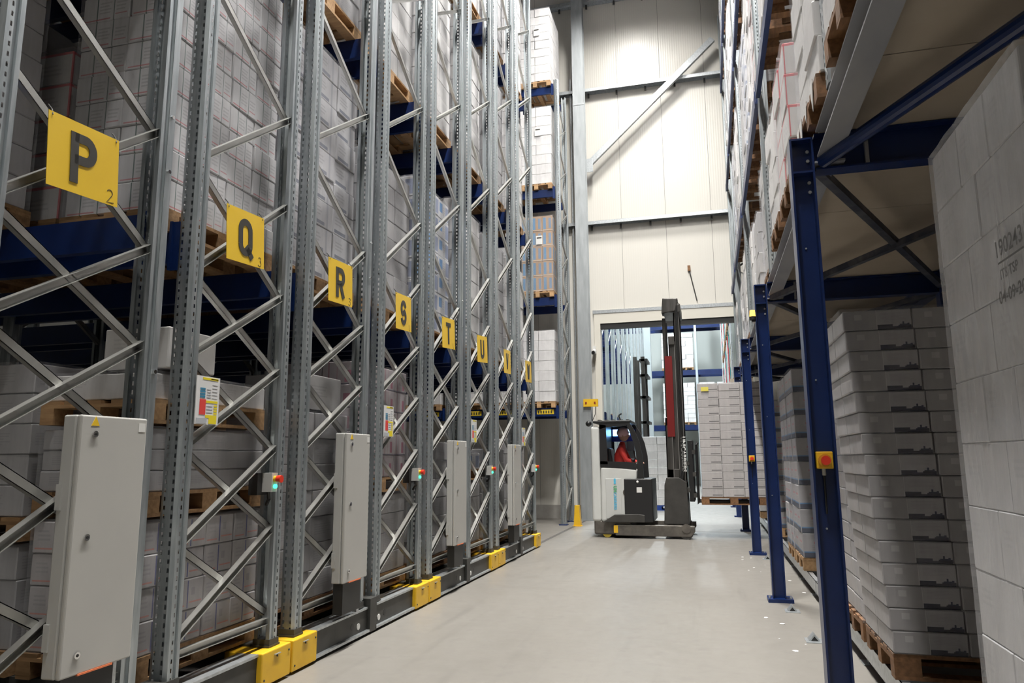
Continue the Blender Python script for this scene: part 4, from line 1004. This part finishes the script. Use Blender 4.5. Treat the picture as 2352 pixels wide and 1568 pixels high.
for s in (-1, 1):
    MB().sphere((.178, s*.035, .795), .012, 8, 6).build('eye', G['white'], hd, True)
    MB().sphere((.188, s*.035, .795), .006, 8, 6).build('pupil', G['black'], hd, True)
    MB().sphere((.08, s*.088, .775), .026, 8, 6, (.8, .4, 1.2)).build('ear', SK, hd, True)
MB().box(.172, .188, -.025, .025, .715, .722).build('mouth', mat('lips', (.40,.15,.13), .6), hd)
cp = MB().sphere((.075, 0, .825), .125, 18, 10, (1.02, .90, .95)).build('cap', mat('pink_cap', (.85,.58,.63), .7), p, True)
MB().box(.15, .26, -.07, .07, .825, .838).build('cap_peak', mat('pink_peak', (.55,.34,.36), .7), cp)
for s in (-1, 1):
    bx_, by_, bz_ = .36, s*.235 if s < 0 else .215, .23
    hnd = MB().sphere((bx_+.03, by_, bz_), .042, 10, 8, (1.1, .9, .5)).build('hand', SK, p, True)
    for k in range(4):
        yy = by_-.03+k*.02; ln = (.05, .06, .056, .045)[k]
        MB().tube([(bx_+.06, yy, bz_+.005), (bx_+.06+ln*.6, yy, bz_-.005), (bx_+.06+ln*.8, yy, bz_-.035)], .0085, 6).build('finger', SK, hnd, True)
    MB().tube([(bx_+.01, by_-s*.035, bz_), (bx_+.045, by_-s*.055, bz_-.01), (bx_+.07, by_-s*.05, bz_-.02)], .0095, 6).build('thumb', SK, hnd, True)
for s in (-1, 1):
    MB().cyl((.41, s*.11, -.30), (.41, s*.11, -.36), .05, 10).build('boot_shaft', TR, p)

# ------------------------------------------------------------------ beyond the gateway
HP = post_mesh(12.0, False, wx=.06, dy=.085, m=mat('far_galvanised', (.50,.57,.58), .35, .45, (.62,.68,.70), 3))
fy = 20.9; n = 0
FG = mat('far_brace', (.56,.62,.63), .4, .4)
while fy < 38.3:
    t = thing('rack_row', f'{ords[n]} galvanised rack row end in the hall beyond the gateway', 'pallet rack', (-2.9, fy, 0), 'rack rows beyond the gateway'); o = t.location
    for fx in (-2.95, -5.75):
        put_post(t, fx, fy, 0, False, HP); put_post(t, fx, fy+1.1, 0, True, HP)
        z = .4
        while z < 11.3:
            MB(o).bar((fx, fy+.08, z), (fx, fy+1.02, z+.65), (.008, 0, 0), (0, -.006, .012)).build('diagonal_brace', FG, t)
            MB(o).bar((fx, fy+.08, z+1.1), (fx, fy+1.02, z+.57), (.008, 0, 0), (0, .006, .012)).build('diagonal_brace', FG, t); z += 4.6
    for zt in (2.9, 5.55, 8.2):
        for yy in (fy+.05, fy+1.05):
            MB(o).box(-5.7, -3.0, yy-.025, yy+.025, zt-.15, zt).build('beam', G['blue'], t)
    if n in (0, 3, 6, 9):
        for k, zt in enumerate((2.9, 5.55, 8.2)):
            pallet(-3.6, fy+.55, zt+.001, f'pallet on the {LVN[k+1]} of the {ords[n]} rack row beyond the gateway', wood='wood_light', parts=False, group='pallets beyond the gateway')
            if k == 1 and n == 0: far_load(f'white stack on the {LVN[k+1]} of the {ords[n]} rack row beyond the gateway', -3.6, fy+.55, zt+.147, .78, 1.16, 8, .22, 'c_plain')
    fy += 1.62 if n % 2 else 1.4; n += 1
# end rack on the far wall
t = thing('beam_rack', 'blue-beamed rack along the far end wall beyond the gateway', 'pallet rack', (-.6, 41.5, 0)); o = t.location
for x in (-3.4, -.55, 2.3):
    for y in (40.9, 42.0): MB(o).box(x-.06, x+.06, y-.05, y+.05, 0, 12).build('upright', FG, t)
for zt in (3.3, 6.3, 8.9):
    for y in (40.9, 42.0):
        for a, b in ((-3.34, -.61), (-.49, 2.24)): MB(o).box(a, b, y-.03, y+.03, zt-.28, zt).build('beam', mat('far_blue', (.01,.08,.33), .4) if False else G['blue'], t)
for k, (x, zt, nz) in enumerate(((-1.1, 3.3, 9), (-2.0, 3.3, 9), (-.05, 3.3, 9), (.9, 3.3, 9), (-1.1, 6.3, 8), (-2.0, 6.3, 8), (-1.1, 8.9, 7), (-2.0, 8.9, 7), (.0, 8.9, 5))):
    rowname = {3.3: 'lowest beam', 6.3: 'second beam', 8.9: 'top beam'}[zt]
    pos = ['second stack from the mast', 'leftmost stack', 'third stack', 'rightmost stack', 'right stack', 'left stack', 'middle stack', 'left stack', 'right stack'][k]
    pallet(x, 41.45, zt+.001, f'pallet under the {pos} on the {rowname} of the end rack', wood='wood', parts=False, group='pallets in the end rack')
    far_load(f'{pos} in shiny film, {rowname} of the end rack', x, 41.45, zt+.147, .8, 1.1, nz, .24, 'c_plain')
# tall column in the far hall
t = thing('steel_column', 'pale galvanised column standing beyond the gateway', 'column', (-2.6, 33, 0))
MB(t.location).box(-2.72, -2.42, 33, 33.3, 0, CEIL).build('shaft', FG, t); MB(t.location).box(-2.80, -2.34, 32.9, 33.4, 0, .03).build('base_plate', FG, t)
# white stack on a blue pallet, second truck mast behind it
G['blue_pal'] = mat('blue_pallet_paint', (.01,.05,.28), .5)
pallet(-1.55, 22.6, 0.0, 'blue pallet on the floor beyond the gateway', wood='blue_pal', name='blue_pallet', group='blue pallet', rz=math.pi/2)
load('white film-wrapped stack on the blue pallet beyond the gateway', -1.55, 22.6, .147, 1.1, .8, 2, 2, 9, .222, 'c_plain', group='stack on the blue pallet')
t = thing('reach_truck', 'second reach truck mast standing beyond the gateway', 'forklift', (-2.2, 23.9, 0)); o = t.location
for yy in (23.5, 24.4):
    for x in (-2.30, -2.05): MB(o).box(x, x+.12, yy, yy+.08, .1, 4.75).build('mast_channel', G['mast'], t)
for zz in (.6, 1.6, 2.6, 3.4, 4.1, 4.6): MB(o).box(-2.10, -1.84, 23.5, 24.5, zz, zz+.08).build('crossbar', G['tr_black'], t)
MB(o).box(-2.78, -2.32, 23.45, 24.55, .0, 1.3).build('body', G['tr_dark'], t); MB(o).box(-2.78, -2.42, 23.45, 24.55, 1.3, 2.2).build('cab', G['tr_black'], t)
MB(o).box(-2.40, -2.2, 23.42, 23.49, 2.0, 2.2).build('orange_lamp', emit('orange_lamp', (1, .45, .03), 1.2), t)
# right side beyond the gateway: racked goods
cols = [mat('goods_red', (.55,.05,.05), .5), mat('goods_teal', (.04,.28,.30), .5), mat('goods_cream', (.6,.56,.48), .5), mat('goods_white', (.62,.65,.68), .35)]
t = thing('goods_rack', 'blue and galvanised rack with mixed goods on the right beyond the gateway', 'pallet rack', (1.0, 26, 0)); o = t.location
for y in (20.2, 23.4, 26.6, 29.8, 33.0, 36.2): 
    for x in (.75, 1.8): MB(o).box(x-.05, x+.05, y-.05, y+.05, 3.5, 12).build('upright', G['blue_dark'] if int(y) % 2 else FG, t)
for q, y in enumerate((20.1, 24.0, 28.0, 32.0)):
    MB(o).box(.555, .69, y, y+.14, .03, 3.4).build('post', G['blue_dark'], t); MB(o).box(.5, .75, y-.05, y+.19, 0, .03).build('base_plate', G['blue'], t)
MB(o).box(.56, 5.6, 19.2, 36.4, 3.4, 3.49).build('deck', G['ply'], t)
for zt in (5.6, 8.2):
    for x in (.75, 1.8): MB(o).box(x-.03, x+.03, 20.2, 36.2, zt-.15, zt).build('beam', G['blue'], t)
k = 0
for zt in (3.5, 5.6, 8.2):
    y = 20.85
    while y < 36:
        nm = ['lowest', 'middle', 'upper'][[3.5, 5.6, 8.2].index(zt)]
        G['tmp%d' % (k % 4)] = cols[(k*7+int(zt)) % 4]
        pallet(1.27, y, zt+.001, f'pallet, {nm} row of the far side rack, {ords[k % 12]} from the gateway', wood='wood', parts=False, rz=math.pi/2, group='pallets in the side rack')
        far_load(f'goods stack, {nm} row of the far side rack, {ords[k % 12]} from the gateway', 1.27, y, zt+.147, 1.2, .8, 7, .24, 'tmp%d' % (k % 4), group='goods in the side rack')
        y += (.95, .95, 1.3)[k % 3]; k += 1
        if k >= 12: break
    k = 0
